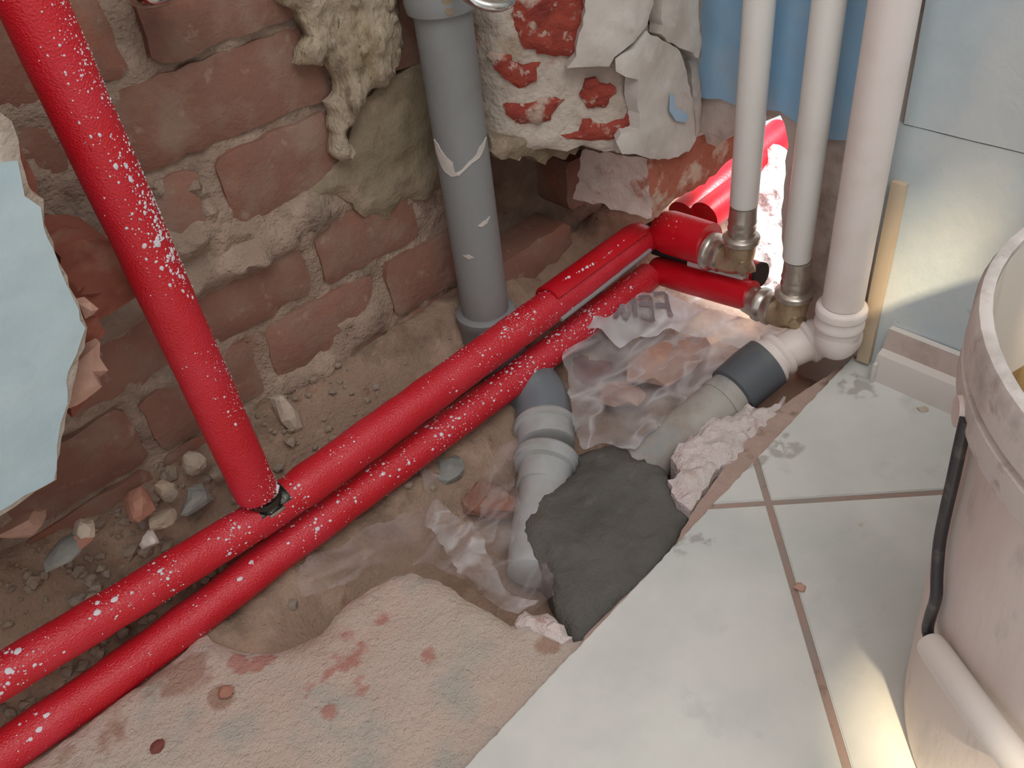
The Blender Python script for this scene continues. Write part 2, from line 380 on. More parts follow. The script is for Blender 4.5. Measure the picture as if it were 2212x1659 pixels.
def rock(c, size, seed, squash=(1, 1, 1), sub=2, rot=0.0):
    bm = bmesh.new(); bmesh.ops.create_icosphere(bm, subdivisions=sub, radius=1.0); V = []
    R = Matrix.Rotation(rot, 3, 'Z')
    for v in bm.verts:
        p = v.co.copy(); n1 = noise.noise(p * 1.1 + Vector((seed, 0, 0))) * .45 + noise.noise(p * 2.6 + Vector((0, seed, 0))) * .22
        q = p * (1 + n1)
        for k in range(3):                       # flattened facets
            ax = Vector((noise.noise(Vector((seed + k, 1, 2))), noise.noise(Vector((3, seed + k, 2))), noise.noise(Vector((3, 1, seed + k))))).normalized()
            dd = q.dot(ax)
            if dd > .62: q -= ax * (dd - .62) * .8
        q = Vector((q.x * squash[0], q.y * squash[1], q.z * squash[2])) * size
        V.append(Vector(c) + R @ q)
    Fc = [tuple(v.index for v in f.verts) for f in bm.faces]; bm.free(); return V, Fc

def rbox(x0, x1, y0, y1, z0, z1, bev=.003, jit=.0, seed=0):
    bm = bmesh.new(); bmesh.ops.create_cube(bm, size=1)
    for v in bm.verts: v.co = Vector(((x0 if v.co.x < 0 else x1), (y0 if v.co.y < 0 else y1), (z0 if v.co.z < 0 else z1)))
    if bev: bmesh.ops.bevel(bm, geom=bm.edges[:], offset=bev, segments=2, affect='EDGES', profile=.6)
    if jit:
        for v in bm.verts: v.co += Vector([noise.noise(v.co * 40 + Vector((seed + k * 9, 0, 0))) * jit for k in range(3)])
    bm.verts.index_update()
    V = [v.co.copy() for v in bm.verts]; Fc = [tuple(v.index for v in f.verts) for f in bm.faces]; bm.free(); return V, Fc

# ================================================================== STRUCTURE
# ---- brick wall, seen inside the chased niche (mortar bed + one mesh per brick)
YB = 0.150
wall_left = empty('wall_left', (-.5, .2, 0), 'old brick wall laid open behind the red pipes', None, kind='structure')
smears = [(-.515, .262, .05, .018, .020), (-.50, .225, .06, .014, .018), (-.40, .232, .05, .02, .016), (-.46, .222, .04, .012, .014), (-.57, .30, .03, .06, .010), (-.62, .25, .05, .05, .012),
          (-.54, .15, .05, .012, .012), (-.43, .075, .06, .02, .016), (-.36, .10, .05, .018, .014), (-.25, .20, .05, .03, .006), (-.64, .36, .06, .05, .012)]
def mortar_h(u, v):
    h = fbm(u, v, 30, 3.1) * .0045 + fbm(u, v, 160, 8.2, 3) * .0022 - .001 - .095 * math.exp(-((u + .125) / .075) ** 4 - ((v - .145) / .085) ** 4)
    for a, b, su, sv, am in smears: h += am * math.exp(-((u - a) / su) ** 2 - ((v - b) / sv) ** 2) * (.75 + .5 * noise.noise(Vector((u * 60, v * 60, 2))))
    return h
V, Fc = relief([(-1.0, -.12), (.12, -.12), (.12, .52), (-1.0, .52)], .0075, mapYf(YB + .0055), mortar_h, .10, amp=0, seed=1)
obj('mortar_bed', V, Fc, 'mortar', wall_left, angle=60)
V, Fc = rbox(-1.9, .12, YB + .014, YB + .11, .52, 1.5, .002); obj('upper_masonry', V, Fc, 'mortar', wall_left)
V, Fc = rbox(-1.9, -1.0, YB + .014, YB + .11, -.12, .52, .002); obj('side_masonry', V, Fc, 'mortar', wall_left)

courses = [((.397, .460), [(-1.0, -.76), (-.745, -.505), (-.485, -.355), (-.335, -.10), (-.085, .11)]),
           ((.325, .389), [(-.98, -.86), (-.845, -.61), (-.597, -.345), (-.330, -.09), (-.075, .11)]),
           ((.252, .316), [(-.86, -.74), (-.725, -.612), (-.598, -.482), (-.466, -.352), (-.335, -.10), (-.085, .11)]),
           ((.157, .218), [(-.92, -.79), (-.775, -.665), (-.652, -.545), (-.532, -.414), (-.398, -.285), (-.268, -.15), (-.135, .11)]),
           ((.086, .148), [(-.86, -.74), (-.725, -.612), (-.600, -.490), (-.474, -.350), (-.334, -.215), (-.200, -.08), (-.066, .11)]),
           ((.014, .077), [(-.87, -.755), (-.738, -.616), (-.602, -.485), (-.47, -.35), (-.335, -.21), (-.195, -.07)]),
           ((.469, .532), [(-.98, -.86), (-.845, -.61), (-.595, -.345), (-.33, -.09)])]
for ci, ((z0, z1), bs) in enumerate(courses):
    for bi, (x0, x1) in enumerate(bs):
        if (z0 == .157 and x0 > -.28) or (z0 == .086 and -.21 < x0 < -.07) or (x0, x1) in ((-.845, -.61), (-.725, -.612)) and z0 in (.325, .252): continue          # knocked-out hollow behind the stub
        sd_ = ci * 17 + bi * 3.3; rr = random.Random(int(sd_ * 10))
        dy = rr.uniform(-.004, .004); tz = rr.uniform(-.002, .002)
        c = .006
        ol = [(x0 + c, z0 + tz), (x1 - c, z0 - tz), (x1, z0 + c), (x1, z1 - c), (x1 - c, z1 - tz), (x0 + c, z1 + tz), (x0, z1 - c), (x0, z0 + c)]
        V, Fc = relief(ol, .012, mapYf(YB + dy), lambda u, v: fbm(u, v, 34, sd_) * .0030, .05, amp=.0030, seed=sd_, edge=.0028)
        obj('brick', V, Fc, 'brick_old', wall_left, angle=50)

# broken mortar smear under the wool, beside the grey pipe
V, Fc = relief(uvY([(742, 350), (760, 300), (800, 215), (850, 170), (930, 120), (965, 300), (985, 400), (930, 432), (880, 440), (838, 478), (790, 470), (745, 425), (700, 440), (660, 470), (640, 455), (690, 400)], YB - .006), .006,
               mapYf(YB - .004), lambda u, v: fbm(u, v, 40, 4) * .004, .012, amp=.004, seed=4, edge=.004)
obj('mortar_smear', V, Fc, 'mortar_smear', wall_left)
# mortar lumps between the courses
for k, pl in enumerate([[(380, 400), (440, 395), (470, 430), (500, 480), (560, 470), (610, 490), (560, 540), (480, 570), (440, 560), (450, 480), (430, 430)],
                        [(315, 440), (350, 400), (372, 398), (365, 440), (330, 445), (330, 540), (420, 560), (430, 590), (330, 600)]]):
    V, Fc = relief(uvY(pl, YB - .008), .006, mapYf(YB - .0015), lambda u, v: fbm(u, v, 90, k + 9.) * .004 + fbm(u, v, 260, k, 3) * .002, .012, amp=.004, seed=20 + k, edge=.004)
    obj('mortar_lump', V, Fc, 'mortar', wall_left)

# ---- plaster left standing on the left
outl = [(-150, 120), (-60, 190), (0, 240), (28, 268), (46, 312), (48, 350), (72, 425), (95, 440), (100, 480), (128, 548), (152, 620), (172, 660), (192, 712), (178, 775), (160, 850), (140, 930), (134, 985), (124, 1040), (60, 1078), (0, 1116), (-120, 1180), (-420, 1290), (-420, 60)]
V, Fc = relief(uvY(outl, 0), .006, mapYf(.0), lambda u, v: fbm(u, v, 30, 2) * .0012, .022, amp=.003, seed=31, edge=.002)
obj('plaster_patch', V, Fc, 'rough_plaster', wall_left)
outl = [(-420, 350), (0, 352), (38, 350), (52, 420), (84, 450), (94, 490), (120, 552), (144, 622), (166, 668), (184, 712), (166, 765), (148, 800), (144, 870), (128, 920), (120, 985), (124, 1010), (116, 1036), (55, 1070), (0, 1106), (-120, 1170), (-420, 1280)]
V, Fc = relief(uvY(outl, -.001), .006, mapYf(-.0008), lambda u, v: fbm(u, v, 26, 2) * .0009 + .0006, .0012, amp=.0016, seed=32)
obj('paint_layer', V, Fc, 'paint_pale_blue', wall_left, label='pale blue paint on the plaster')
# brick stumps and flakes left behind the plaster edge
for k, (pl, Y, mt, th) in enumerate([
        ([(30, 300), (52, 315), (70, 360), (82, 415), (70, 430), (40, 330)], .03, 'brick_dull', .10),
        ([(120, 545), (170, 520), (235, 520), (285, 560), (300, 640), (262, 668), (200, 706), (150, 620)], .085, 'brick_dull', .06),
        ([(175, 690), (215, 690), (232, 720), (210, 745), (222, 800), (200, 860), (160, 900), (150, 830)], .03, 'brick_dull', .05),
        ([(178, 655), (198, 650), (220, 668), (215, 684), (188, 688)], .022, 'stone_peach', .012),
        ([(200, 756), (222, 752), (225, 778), (232, 800), (214, 825), (216, 842), (190, 868), (150, 886), (146, 862), (160, 800)], .018, 'stone_peach', .014)]):
    V, Fc = relief(uvY(pl, Y), .006, mapYf(Y), lambda u, v: fbm(u, v, 60, k * 3.) * .004 + fbm(u, v, 190, k * 3., 3) * .002, th, amp=.004, seed=40 + k, edge=.002)
    obj('brick_stump' if k < 3 else 'plaster_flake', V, Fc, mt, wall_left)

V, Fc = relief([(-1.9, .245), (-.705, .245), (-.70, .30), (-.69, .36), (-.695, .45), (-.72, .60), (-.72, 1.5), (-1.9, 1.5)], .02, mapYf(.020), lambda u, v: fbm(u, v, 40, 2) * .003, .128, amp=.006, seed=49)
obj('outer_leaf', V, Fc, 'brick_dull', wall_left)
# ---- remains of the outer leaf at the upper right: brick, brick, stub, plaster
YF = .012
XK = -.125
def yrev(X): return YF + max(0.0, XK - X) * .85             # reveal hacked off at a slant towards the niche
def px_rev(x, y, d=0.0):
    r = ray(x, y); a, b = .1, 2.5
    for _ in range(50):
        t = (a + b) / 2; p = CAM + t * r
        if p[1] - (yrev(p[0]) - d) > 0: b = t
        else: a = t
    return Vector(CAM + a * r)
def uvR(pts, d=0.0): return [(p.x, p.z) for p in (px_rev(x, y, d) for x, y in pts)]
def mapR(d, back=.15):
    def f(u, v, h):
        if h < -.09: return (u, back, v)
        k = .648 if u < XK else 0.0; c = .762 if u < XK else 1.0
        return (u - (h + d) * k, yrev(u) - (h + d) * c, v)
    return f
core = uvR([(1050, -420), (1048, 0), (1052, 130), (1058, 235), (1062, 300), (1082, 335), (1110, 345), (1140, 330), (1175, 322), (1215, 330), (1255, 318), (1300, 332), (1400, 330), (1480, 320), (1540, 300), (1640, 260), (1640, -420)], -.006)
V, Fc = relief(core, .008, mapR(-.006), lambda u, v: fbm(u, v, 50, 5) * .004, .125, amp=.003, seed=51, edge=.004)
obj('rubble_mortar', V, Fc, 'rough_plaster', wall_left)
faces_px = [([(1115, -160), (1280, -160), (1285, 0), (1270, 60), (1262, 112), (1246, 136), (1205, 128), (1150, 116), (1122, 90), (1112, 40)], .001, 'brick_fresh'),
            ([(1052, 125), (1088, 122), (1118, 140), (1158, 148), (1160, 180), (1120, 188), (1100, 170), (1062, 150)], .0, 'brick_fresh'),
            ([(1080, 236), (1110, 224), (1150, 222), (1170, 214), (1222, 216), (1205, 236), (1190, 262), (1168, 274), (1126, 276), (1105, 256)], .0, 'brick_fresh'),
            ([(1262, 196), (1272, 172), (1288, 166), (1295, 180), (1325, 184), (1322, 222), (1300, 232), (1268, 240)], .0, 'brick_fresh'),
            ([(1216, 298), (1255, 290), (1262, 262), (1300, 268), (1330, 258), (1366, 244), (1382, 250), (1380, 284), (1350, 300), (1300, 312), (1240, 308)], .0, 'brick_fresh'),
            ([(1402, 60), (1415, 20), (1420, -160), (1438, -160), (1434, 40), (1428, 72)], -.002, 'brick_fresh')]
for k, (pl, d, mt) in enumerate(faces_px):
    V, Fc = relief(uvR(pl, d), .0035, mapR(d - .0012), lambda u, v: fbm(u, v, 60, k * 5.) * .0025 + fbm(u, v, 220, k * 3., 3) * .0012, .03, amp=.0052, seed=60 + k, edge=.003)
    obj('brick', V, Fc, mt, wall_left)
# plaster sheets, cracked apart
plates = [([(1292, -160), (1416, -160), (1412, 10), (1400, 52), (1388, 70), (1345, 118), (1332, 138), (1290, 142), (1250, 140), (1262, 118), (1270, 70), (1282, 20)], .012),
          ([(1398, 66), (1440, 90), (1470, 112), (1478, 130), (1490, 190), (1500, 240), (1505, 300), (1490, 330), (1440, 345), (1400, 342), (1360, 330), (1345, 300), (1360, 285), (1382, 280), (1384, 246), (1376, 210), (1380, 172), (1350, 150), (1345, 128)], .012),
          ([(1436, -160), (1514, -160), (1510, 0), (1512, 70), (1518, 95), (1508, 128), (1498, 112), (1470, 104), (1450, 88), (1434, 76), (1432, 20)], .014),
          ([(1490, 130), (1508, 140), (1516, 200), (1512, 280), (1504, 300), (1500, 230)], .002)]
for k, (pl, pr) in enumerate(plates):
    V, Fc = relief(uvR(pl, pr), .006, mapR(pr), lambda u, v: fbm(u, v, 30, k * 7.) * .0016 + fbm(u, v, 140, k * 7., 3) * .0006, .016, amp=.0028, seed=70 + k, edge=.0008)
    obj('plaster_patch', V, Fc, 'plaster_white', wall_left, angle=28)
V, Fc = relief(uvY([(1452, 204), (1460, 206), (1460, 232), (1476, 240), (1488, 250), (1484, 264), (1462, 262), (1450, 240)], YF - .0165), .004, mapYf(YF - .0155), lambda u, v: .0, .0015, amp=.0006, seed=80)
obj('paint_patch', V, Fc, 'paint_blue', wall_left, label='small blue paint drip')
# low rough fringe of mortar under the outer leaf
V, Fc = relief(uvY([(1062, 296), (1260, 296), (1250, 338), (1225, 346), (1200, 340), (1180, 356), (1160, 342), (1130, 346), (1090, 344), (1066, 334)], .075), .006, mapYf(.075), lambda u, v: fbm(u, v, 60, 5) * .003, .06, amp=.006, seed=85, edge=.004)
obj('mortar_fringe', V, Fc, 'mortar_smear', wall_left)

# stub brick that hangs over the pipes: end face towards the room's left, long face to the front
XS = -.088
def stub():
    A = px(1397, 344, 'Y', YF); B = px(1410, 476, 'Y', YF); XS2 = (A.x + B.x) / 2
    lf = [px(1258, 322, 'X', XS2), px(1240, 430, 'X', XS2)]
    e0 = px(1592, 262, 'Y', YF); e1 = px(1592, 338, 'Y', YF)
    q = lambda t, s: None
    ft, fb = A, B; bt, bb = lf[0], lf[1]
    rt, rb = e0, e1; rbt, rbb = Vector((e0.x, bt.y, e0.z)), Vector((e1.x, bb.y, e1.z))
    bm = bmesh.new(); vs = [bm.verts.new(p) for p in (ft, fb, bb, bt, rt, rb, rbb, rbt)]
    for f in ((0, 1, 2, 3), (4, 7, 6, 5), (0, 4, 5, 1), (3, 2, 6, 7), (0, 3, 7, 4), (1, 5, 6, 2)): bm.faces.new([vs[i] for i in f])
    bmesh.ops.subdivide_edges(bm, edges=bm.edges[:], cuts=14, use_grid_fill=True)
    bmesh.ops.recalc_face_normals(bm, faces=bm.faces); bm.normal_update()
    for v in bm.verts:
        p = v.co; low = max(0, 1 - (p.z - min(fb.z, bb.z)) / .05)
        v.co = p + v.normal * (fbm(p.x + p.z, p.y + p.z, 30, 3) * .003) + Vector((0, 0, noise.noise(p * 45) * .008 * low)) + Vector([noise.noise(p * 110 + Vector((k * 7, 0, 0))) * .0025 for k in range(3)])
    bm.verts.index_update(); V = [v.co.copy() for v in bm.verts]; Fc = []; mi = []
    for f in bm.faces: Fc.append(tuple(v.index for v in f.verts))
    bm.free(); return V, Fc
V, Fc = stub()
ob = obj('brick', V, Fc, ['brick_stub', 'brick_stub_red'], wall_left, angle=35, label='broken brick stub hanging over the pipe bend')
for p in ob.data.polygons:
    if p.normal.y < -.6: p.material_index = 1

# ---- right wall with the ragged opening by the corner
wall_right = empty('wall_right', (0, -.5, 0), 'right wall with blue paint and a ragged opening at the corner', None, kind='structure')
hole = uvX([(1730, 690), (1712, 640), (1697, 585), (1680, 520), (1683, 460), (1690, 380), (1694, 320), (1688, 275), (1676, 252), (1640, 268), (1585, 292), (1540, 318)], 0)
wl = [(-1.3, -.12), (-.125, -.12)] + hole + [(.16, .18), (.16, 1.5), (-1.3, 1.5)]
fine = lambda p: p.x < -.4 or p.y > .5
V, Fc = relief(wl, .011, mapXf(0), lambda u, v: (fbm(u, v, 30, 6) * .0025 if (u > -.3 and v < .45) else 0) - .002, .10, amp=.003, seed=90, edge=.003, keep=fine)
obj('wall_render', V, Fc, 'wall_render', wall_right)
pb = uvX([(1500, 204), (1530, 212), (1560, 214), (1590, 226), (1620, 235), (1660, 236), (1690, 240), (1716, 258), (1740, 280), (1775, 292), (1800, 300), (1850, 305)], 0) + [(-.178, .23), (-.178, .75), (.02, .75), (.02, .26)]
V, Fc = relief(pb, .010, mapXf(-.001), lambda u, v: fbm(u, v, 22, 7) * .0018 + .0012, .003, amp=.0022, seed=91)
obj('paint_layer', V, Fc, 'paint_blue', wall_right, label='strong blue paint behind the white pipes')
for k, (z0, z1, dx) in enumerate([(.0, .2585, .002), (.2597, 1.45, .0028)]):
    V, Fc = relief([(-1.28, z0), (-.198, z0), (-.190, z1 if z1 < 1 else .75), (-.19, z1), (-1.28, z1)], .02, mapXf(-.002), lambda u, v: fbm(u, v, 12, 8) * .0012 + dx, .004, amp=.0004, seed=92 + k)
    obj('wall_panel', V, Fc, 'paint_grey_blue', wall_right)

V, Fc = rbox(-.0105, -.004, -.2125, -.1985, .004, .208, .0012, .0012, 3)
tag(obj('trim_1', V, Fc, 'wood_strip'), 'thin bare wooden strip up the wall beside the white drain', kind='structure')

# ---- baseboard on the right wall
prof = [(-.002, .0), (-.002, .058), (-.009, .058), (-.0105, .034), (-.0185, .031), (-.022, .018), (-.022, .0)]
def skirt(y0, y1, sl):
    V = []; Fc = []; ys = np.linspace(y0, y1, 30)
    for j, y in enumerate(ys):
        for i, (x, z) in enumerate(prof): V.append((x - .003, y + (sl * (.058 - z) / .058 if j == 0 else 0), z + (.001 * noise.noise(Vector((y * 90, i, 0))) if i in (1, 2) else 0)))
    n = len(prof)
    for j in range(len(ys) - 1):
        for i in range(n): Fc.append((j*n + i, j*n + (i+1) % n, (j+1)*n + (i+1) % n, (j+1)*n + i))
    Fc.append(tuple(range(n))); Fc.append(tuple((len(ys)-1)*n + i for i in range(n))[::-1]); return V, Fc
V, Fc = skirt(-.226, -1.25, .004)
ob = obj('baseboard_right', V, Fc, ['skirting', 'skirting_dusty'], angle=25)
tag(ob, 'white dusty baseboard along the foot of the right wall', kind='structure')
for p in ob.data.polygons:
    if p.normal.x < -.3 and ob.data.vertices[p.vertices[0]].co.z > .0: 
        zc = sum(ob.data.vertices[i].co.z for i in p.vertices) / len(p.vertices) + ob.location.z
        if zc > .0335: p.material_index = 1
V, Fc = rbox(-.030, -.024, -.2285, -.2245, .0, .024, .001, .0008, 2); obj('end_clip', V, Fc, 'skirting', ob)

# ---- tiled floor, laid on the diagonal and cut off along the trench
floor = empty('floor', (-.4, -.5, 0), 'pale marbled floor tiles laid diagonally, cut off along the trench', None, kind='structure')
cut_a, cut_b = px(1000, 1659, 'Z', 0), px(1860, 750, 'Z', 0)
cd = (cut_b - cut_a).normalized(); cn = Vector((-cd.y, cd.x, 0))           # +cn points into the trench
def clip(poly, p0, nrm):
    out = []; n = len(poly)
    for i in range(n):
        a, b = poly[i], poly[(i + 1) % n]; da, db = (a - p0).dot(nrm), (b - p0).dot(nrm)
        if da <= 0: out.append(a)
        if da * db < 0: out.append(a.lerp(b, da / (da - db)))
    return out
G = px(1660, 1085, 'Z', 0); TS = .33; g = .0032
d1 = Vector((1, 1.035, 0)).normalized(); d2 = Vector((d1.y, -d1.x, 0))
def slab(poly, z0, z1, bev):
    bm = bmesh.new(); vs = [bm.verts.new((p.x, p.y, z0)) for p in poly]; f = bm.faces.new(vs)
    if f.normal.z < 0: f.normal_flip()
    r = bmesh.ops.extrude_face_region(bm, geom=[f]); 
    for v in [e for e in r['geom'] if isinstance(e, bmesh.types.BMVert)]: v.co.z = z1
    bm.normal_update(); bmesh.ops.recalc_face_normals(bm, faces=bm.faces)
    if bev:
        ed = [e for e in bm.edges if e.verts[0].co.z > z1 - 1e-5 and e.verts[1].co.z > z1 - 1e-5]
        bmesh.ops.bevel(bm, geom=ed, offset=bev, segments=2, affect='EDGES')
    bm.verts.index_update(); V = [v.co.copy() for v in bm.verts]; Fc = [tuple(v.index for v in ff.verts) for ff in bm.faces]; bm.free(); return V, Fc
for i in range(-6, 4):
    for j in range(-6, 6):
        a0, a1 = i * TS + g, (i + 1) * TS - g; b0, b1 = j * TS + g, (j + 1) * TS - g
        poly = [G + d1 * a + d2 * b for a, b in ((a0, b0), (a1, b0), (a1, b1), (a0, b1))]
        poly = clip(poly, cut_a, cn)
        if len(poly) > 2: poly = clip(poly, Vector((-.003, 0, 0)), Vector((1, 0, 0)))
        if len(poly) > 2: poly = clip(poly, Vector((0, -1.39, 0)), Vector((0, -1, 0)))
        if len(poly) > 2: poly = clip(poly, Vector((-1.9, 0, 0)), Vector((-1, 0, 0)))
        if len(poly) < 3: continue
        ar = abs(sum(poly[k].x * poly[(k+1) % len(poly)].y - poly[(k+1) % len(poly)].x * poly[k].y for k in range(len(poly)))) / 2
        if ar < 1e-4: continue
        # nibble the sawn edge
        pp = []
        for k in range(len(poly)):
            a, b = poly[k], poly[(k + 1) % len(poly)]; pp.append(a)
            if abs((a - cut_a).dot(cn)) < 1e-5 and abs((b - cut_a).dot(cn)) < 1e-5 and (b - a).length > .01:
                n = int((b - a).length / .006)
                for t in range(1, n): 
                    p = a.lerp(b, t / n); pp.append(p + cn * (noise.noise(p * 130) * .0012 - .0004))
        V, Fc = slab(pp, -.0085, 0, .0009); obj('tile', V, Fc, 'tile', floor, angle=30)
poly = [Vector((-1.9, -1.39, 0)), Vector((-.002, -1.39, 0)), Vector((-.002, .1, 0)), Vector((-1.9, .1, 0))]
V, Fc = slab(clip(poly, cut_a - cn * .0015, cn), -.06, -.0022, 0); obj('grout', V, Fc, 'grout', floor, smooth=False)

# ---- screed strip between tiles and trench (broken edge towards the trench)
ZS = -.0095
pit = [(1905, 735), (1850, 765), (1800, 800), (1745, 836), (1690, 872), (1640, 905), (1580, 985), (1530, 1050), (1492, 1108), (1470, 1145), (1450, 1188), (1405, 1232), (1370, 1262), (1330, 1300), (1290, 1345), (1262, 1372), (1238, 1376),
       (1215, 1360), (1190, 1338), (1150, 1332), (1105, 1342), (1070, 1322), (1035, 1302), (1005, 1284), (970, 1256), (930, 1238), (885, 1228), (850, 1236), (800, 1262), (758, 1286), (720, 1322), (690, 1356), (655, 1376), (610, 1394), (560, 1402), (500, 1394), (455, 1374), (432, 1352)]
sp = uvZ(pit, ZS)
off = -.012
e0, e1 = cut_a - cn * .012, cut_b - cn * .012
sp = [(.0, sp[0][1])] + sp[1:] + [(-.68, .03), (-.75, .03), (-1.2, .03), (-1.2, e0.y - (e0.x + 1.2) * cd.y / cd.x), (.0, e1.y - e1.x * cd.y / cd.x)]
def screed_h(u, v): return fbm(u, v, 9, 3) * .0025 + fbm(u, v, 55, 9, 3) * .0008 + (.004 if v < -.5 else 0) - .002
V, Fc = relief(sp, .0065, mapZf(ZS), screed_h, .05, amp=.0022, seed=101, edge=.005)
obj('screed', V, Fc, 'screed', floor, label='pinkish broken screed strip beside the trench')
# brown adhesive band hugging the sawn tile edge on the far half
bnd = [(1262, 1372), (1330, 1300), (1405, 1232), (1450, 1188), (1492, 1108), (1580, 985), (1640, 905), (1745, 836), (1850, 765), (1905, 735), (1905, 770), (1860, 768), (1720, 920), (1560, 1090), (1400, 1255), (1290, 1372), (1240, 1420)]
V, Fc = relief(uvZ(bnd, ZS + .002), .006, mapZf(ZS + .001), lambda u, v: fbm(u, v, 60, 4, 3) * .001, .012, amp=.0012, seed=102, edge=.0015)
obj('adhesive_band', V, Fc, 'screed_brown', floor)
for k, (pl, zt) in enumerate([([(1446, 1040), (1462, 1010), (1450, 985), (1468, 955), (1500, 930), (1540, 900), (1590, 886), (1612, 868), (1640, 880), (1700, 850), (1680, 890), (1620, 940), (1590, 985), (1560, 1000), (1530, 1040), (1505, 1080), (1490, 1094), (1466, 1078)], .008),
                              ([(1108, 1338), (1130, 1318), (1160, 1312), (1192, 1322), (1216, 1345), (1236, 1372), (1216, 1382), (1180, 1364), (1140, 1352)], .006)]):
    V, Fc = relief(uvZ(pl, ZS + zt * .6), .0045, mapZf(ZS), lambda u, v: zt * .8 + fbm(u, v, 90, 4 + k, 4) * .005, .045, amp=.004, seed=103 + k, edge=.006)
    obj('concrete_lump', V, Fc, 'screed_pale', floor)

# ---- dirt bed in the trench and the niche
def sst(a, b, x):
    t = min(max((x - a) / (b - a), 0), 1); return t*t*(3 - 2*t)
def dirt_z(x, y):
    nich = -.022 + .088 * sst(.055, .150, y) + .014 * sst(-.66, -.80, x) * sst(.02, .10, y)
    pitd = -.075 + .018 * sst(-.25, -.02, x) + .035 * sst(-.52, -.64, x)
    w = sst(-.03, .055, y)
    z = pitd * (1 - w) + nich * w
    if y > .0: z += .012 * math.exp(-((x + .43) / .10) ** 2 - ((y - .13) / .03) ** 2) + .008 * math.exp(-((x + .27) / .08) ** 2 - ((y - .14) / .03) ** 2)
    z -= .03 * math.exp(-((x + .12) / .07) ** 2 - ((y - .13) / .06) ** 2)
    return z + fbm(x, y, 26, 2) * .007 + fbm(x, y, 95, 6, 3) * .0028
V, Fc = relief([(-1.15, -.26), (.0, -.26), (.30, -.16), (.30, .157), (-1.15, .157)], .0075, mapZf(0), dirt_z, .16, amp=0, seed=111)
tag(obj('dirt_bed', V, Fc, 'dirt', angle=70), 'brown dirt and crumbled mortar filling the trench and niche', 'dirt', kind='stuff')

# ---- unseen wall added behind the camera, its openings shaping the sun patches
wb = empty('sun_mask_wall', (-.8, -1.45, 0), 'unseen wall behind, two openings cut to shape the sun patches', None, kind='structure')
ops = [(-1.53, -1.40, 1.12, 1.56), (-1.375, -1.255, 1.72, 1.985)]
xs = sorted({-3.4, 1.6, *[o[0] for o in ops], *[o[1] for o in ops]}); zs = sorted({-.1, 3.2, *[o[2] for o in ops], *[o[3] for o in ops]})
for i in range(len(xs) - 1):
    for j in range(len(zs) - 1):
        cx_, cz_ = (xs[i] + xs[i+1]) / 2, (zs[j] + zs[j+1]) / 2
        if any(o[0] < cx_ < o[1] and o[2] < cz_ < o[3] for o in ops): continue
        V, Fc = rbox(xs[i], xs[i+1], -1.45, -1.40, zs[j], zs[j+1], 0); obj('sun_mask_section', V, Fc, 'render_white', wb, smooth=False)

# ================================================================== THINGS
# ---- helpers for the foam sleeves and their white dots (paint drops and painted glints)
def sleeve_tube(path, r, wall=.004, seg=32, lump=.0005, seed=0):
    P = [Vector(p) for p in path]
    V, Fc = sweep(P, r, seg, cap=False); n = len(P)
    V2, F2 = sweep(P, [q - wall for q in r] if hasattr(r, '__len__') else r - wall, seg, cap=False)
    for i, v in enumerate(V):
        c = P[i // seg]; d = (v - c).normalized(); V[i] = v + d * (noise.noise(v * 55 + Vector((seed, 0, 0))) * lump * 2)
    o = len(V); V += V2; Fc += [tuple(i + o for i in f[::-1]) for f in F2]
    for k in range(seg):
        k2 = (k + 1) % seg
        Fc.append((k, k + o, k2 + o, k2)); b = (n - 1) * seg; Fc.append((b + k, b + k2, b + k2 + o, b + k + o))
    return V, Fc
def line(a, b, n=40):
    a, b = Vector(a), Vector(b); return [a.lerp(b, i / n) for i in range(n + 1)]
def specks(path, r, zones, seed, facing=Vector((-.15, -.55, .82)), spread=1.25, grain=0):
    """small white dots, dried paint drops and painted glints: zones = (t0, t1, count, size)"""
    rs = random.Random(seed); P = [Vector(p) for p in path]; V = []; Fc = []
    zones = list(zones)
    if grain: zones.append((min(z[0] for z in zones), max(z[1] for z in zones), grain, .00055))  # finest dots stand in for glints on the embossed foam
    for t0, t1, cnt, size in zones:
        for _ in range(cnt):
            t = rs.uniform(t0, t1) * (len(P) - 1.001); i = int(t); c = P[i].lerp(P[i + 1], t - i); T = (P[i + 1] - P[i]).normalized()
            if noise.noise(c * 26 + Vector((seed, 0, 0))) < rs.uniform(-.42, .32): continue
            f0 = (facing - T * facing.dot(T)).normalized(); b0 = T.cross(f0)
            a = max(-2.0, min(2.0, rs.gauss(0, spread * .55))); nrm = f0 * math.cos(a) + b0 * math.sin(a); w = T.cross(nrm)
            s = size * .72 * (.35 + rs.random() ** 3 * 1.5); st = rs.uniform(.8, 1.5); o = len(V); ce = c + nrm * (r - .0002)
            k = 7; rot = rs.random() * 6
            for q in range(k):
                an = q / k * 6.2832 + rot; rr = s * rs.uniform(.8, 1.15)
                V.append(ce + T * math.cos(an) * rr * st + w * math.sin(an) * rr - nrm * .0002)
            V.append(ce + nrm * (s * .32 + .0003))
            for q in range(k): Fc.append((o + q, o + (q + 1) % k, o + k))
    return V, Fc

PY = .055
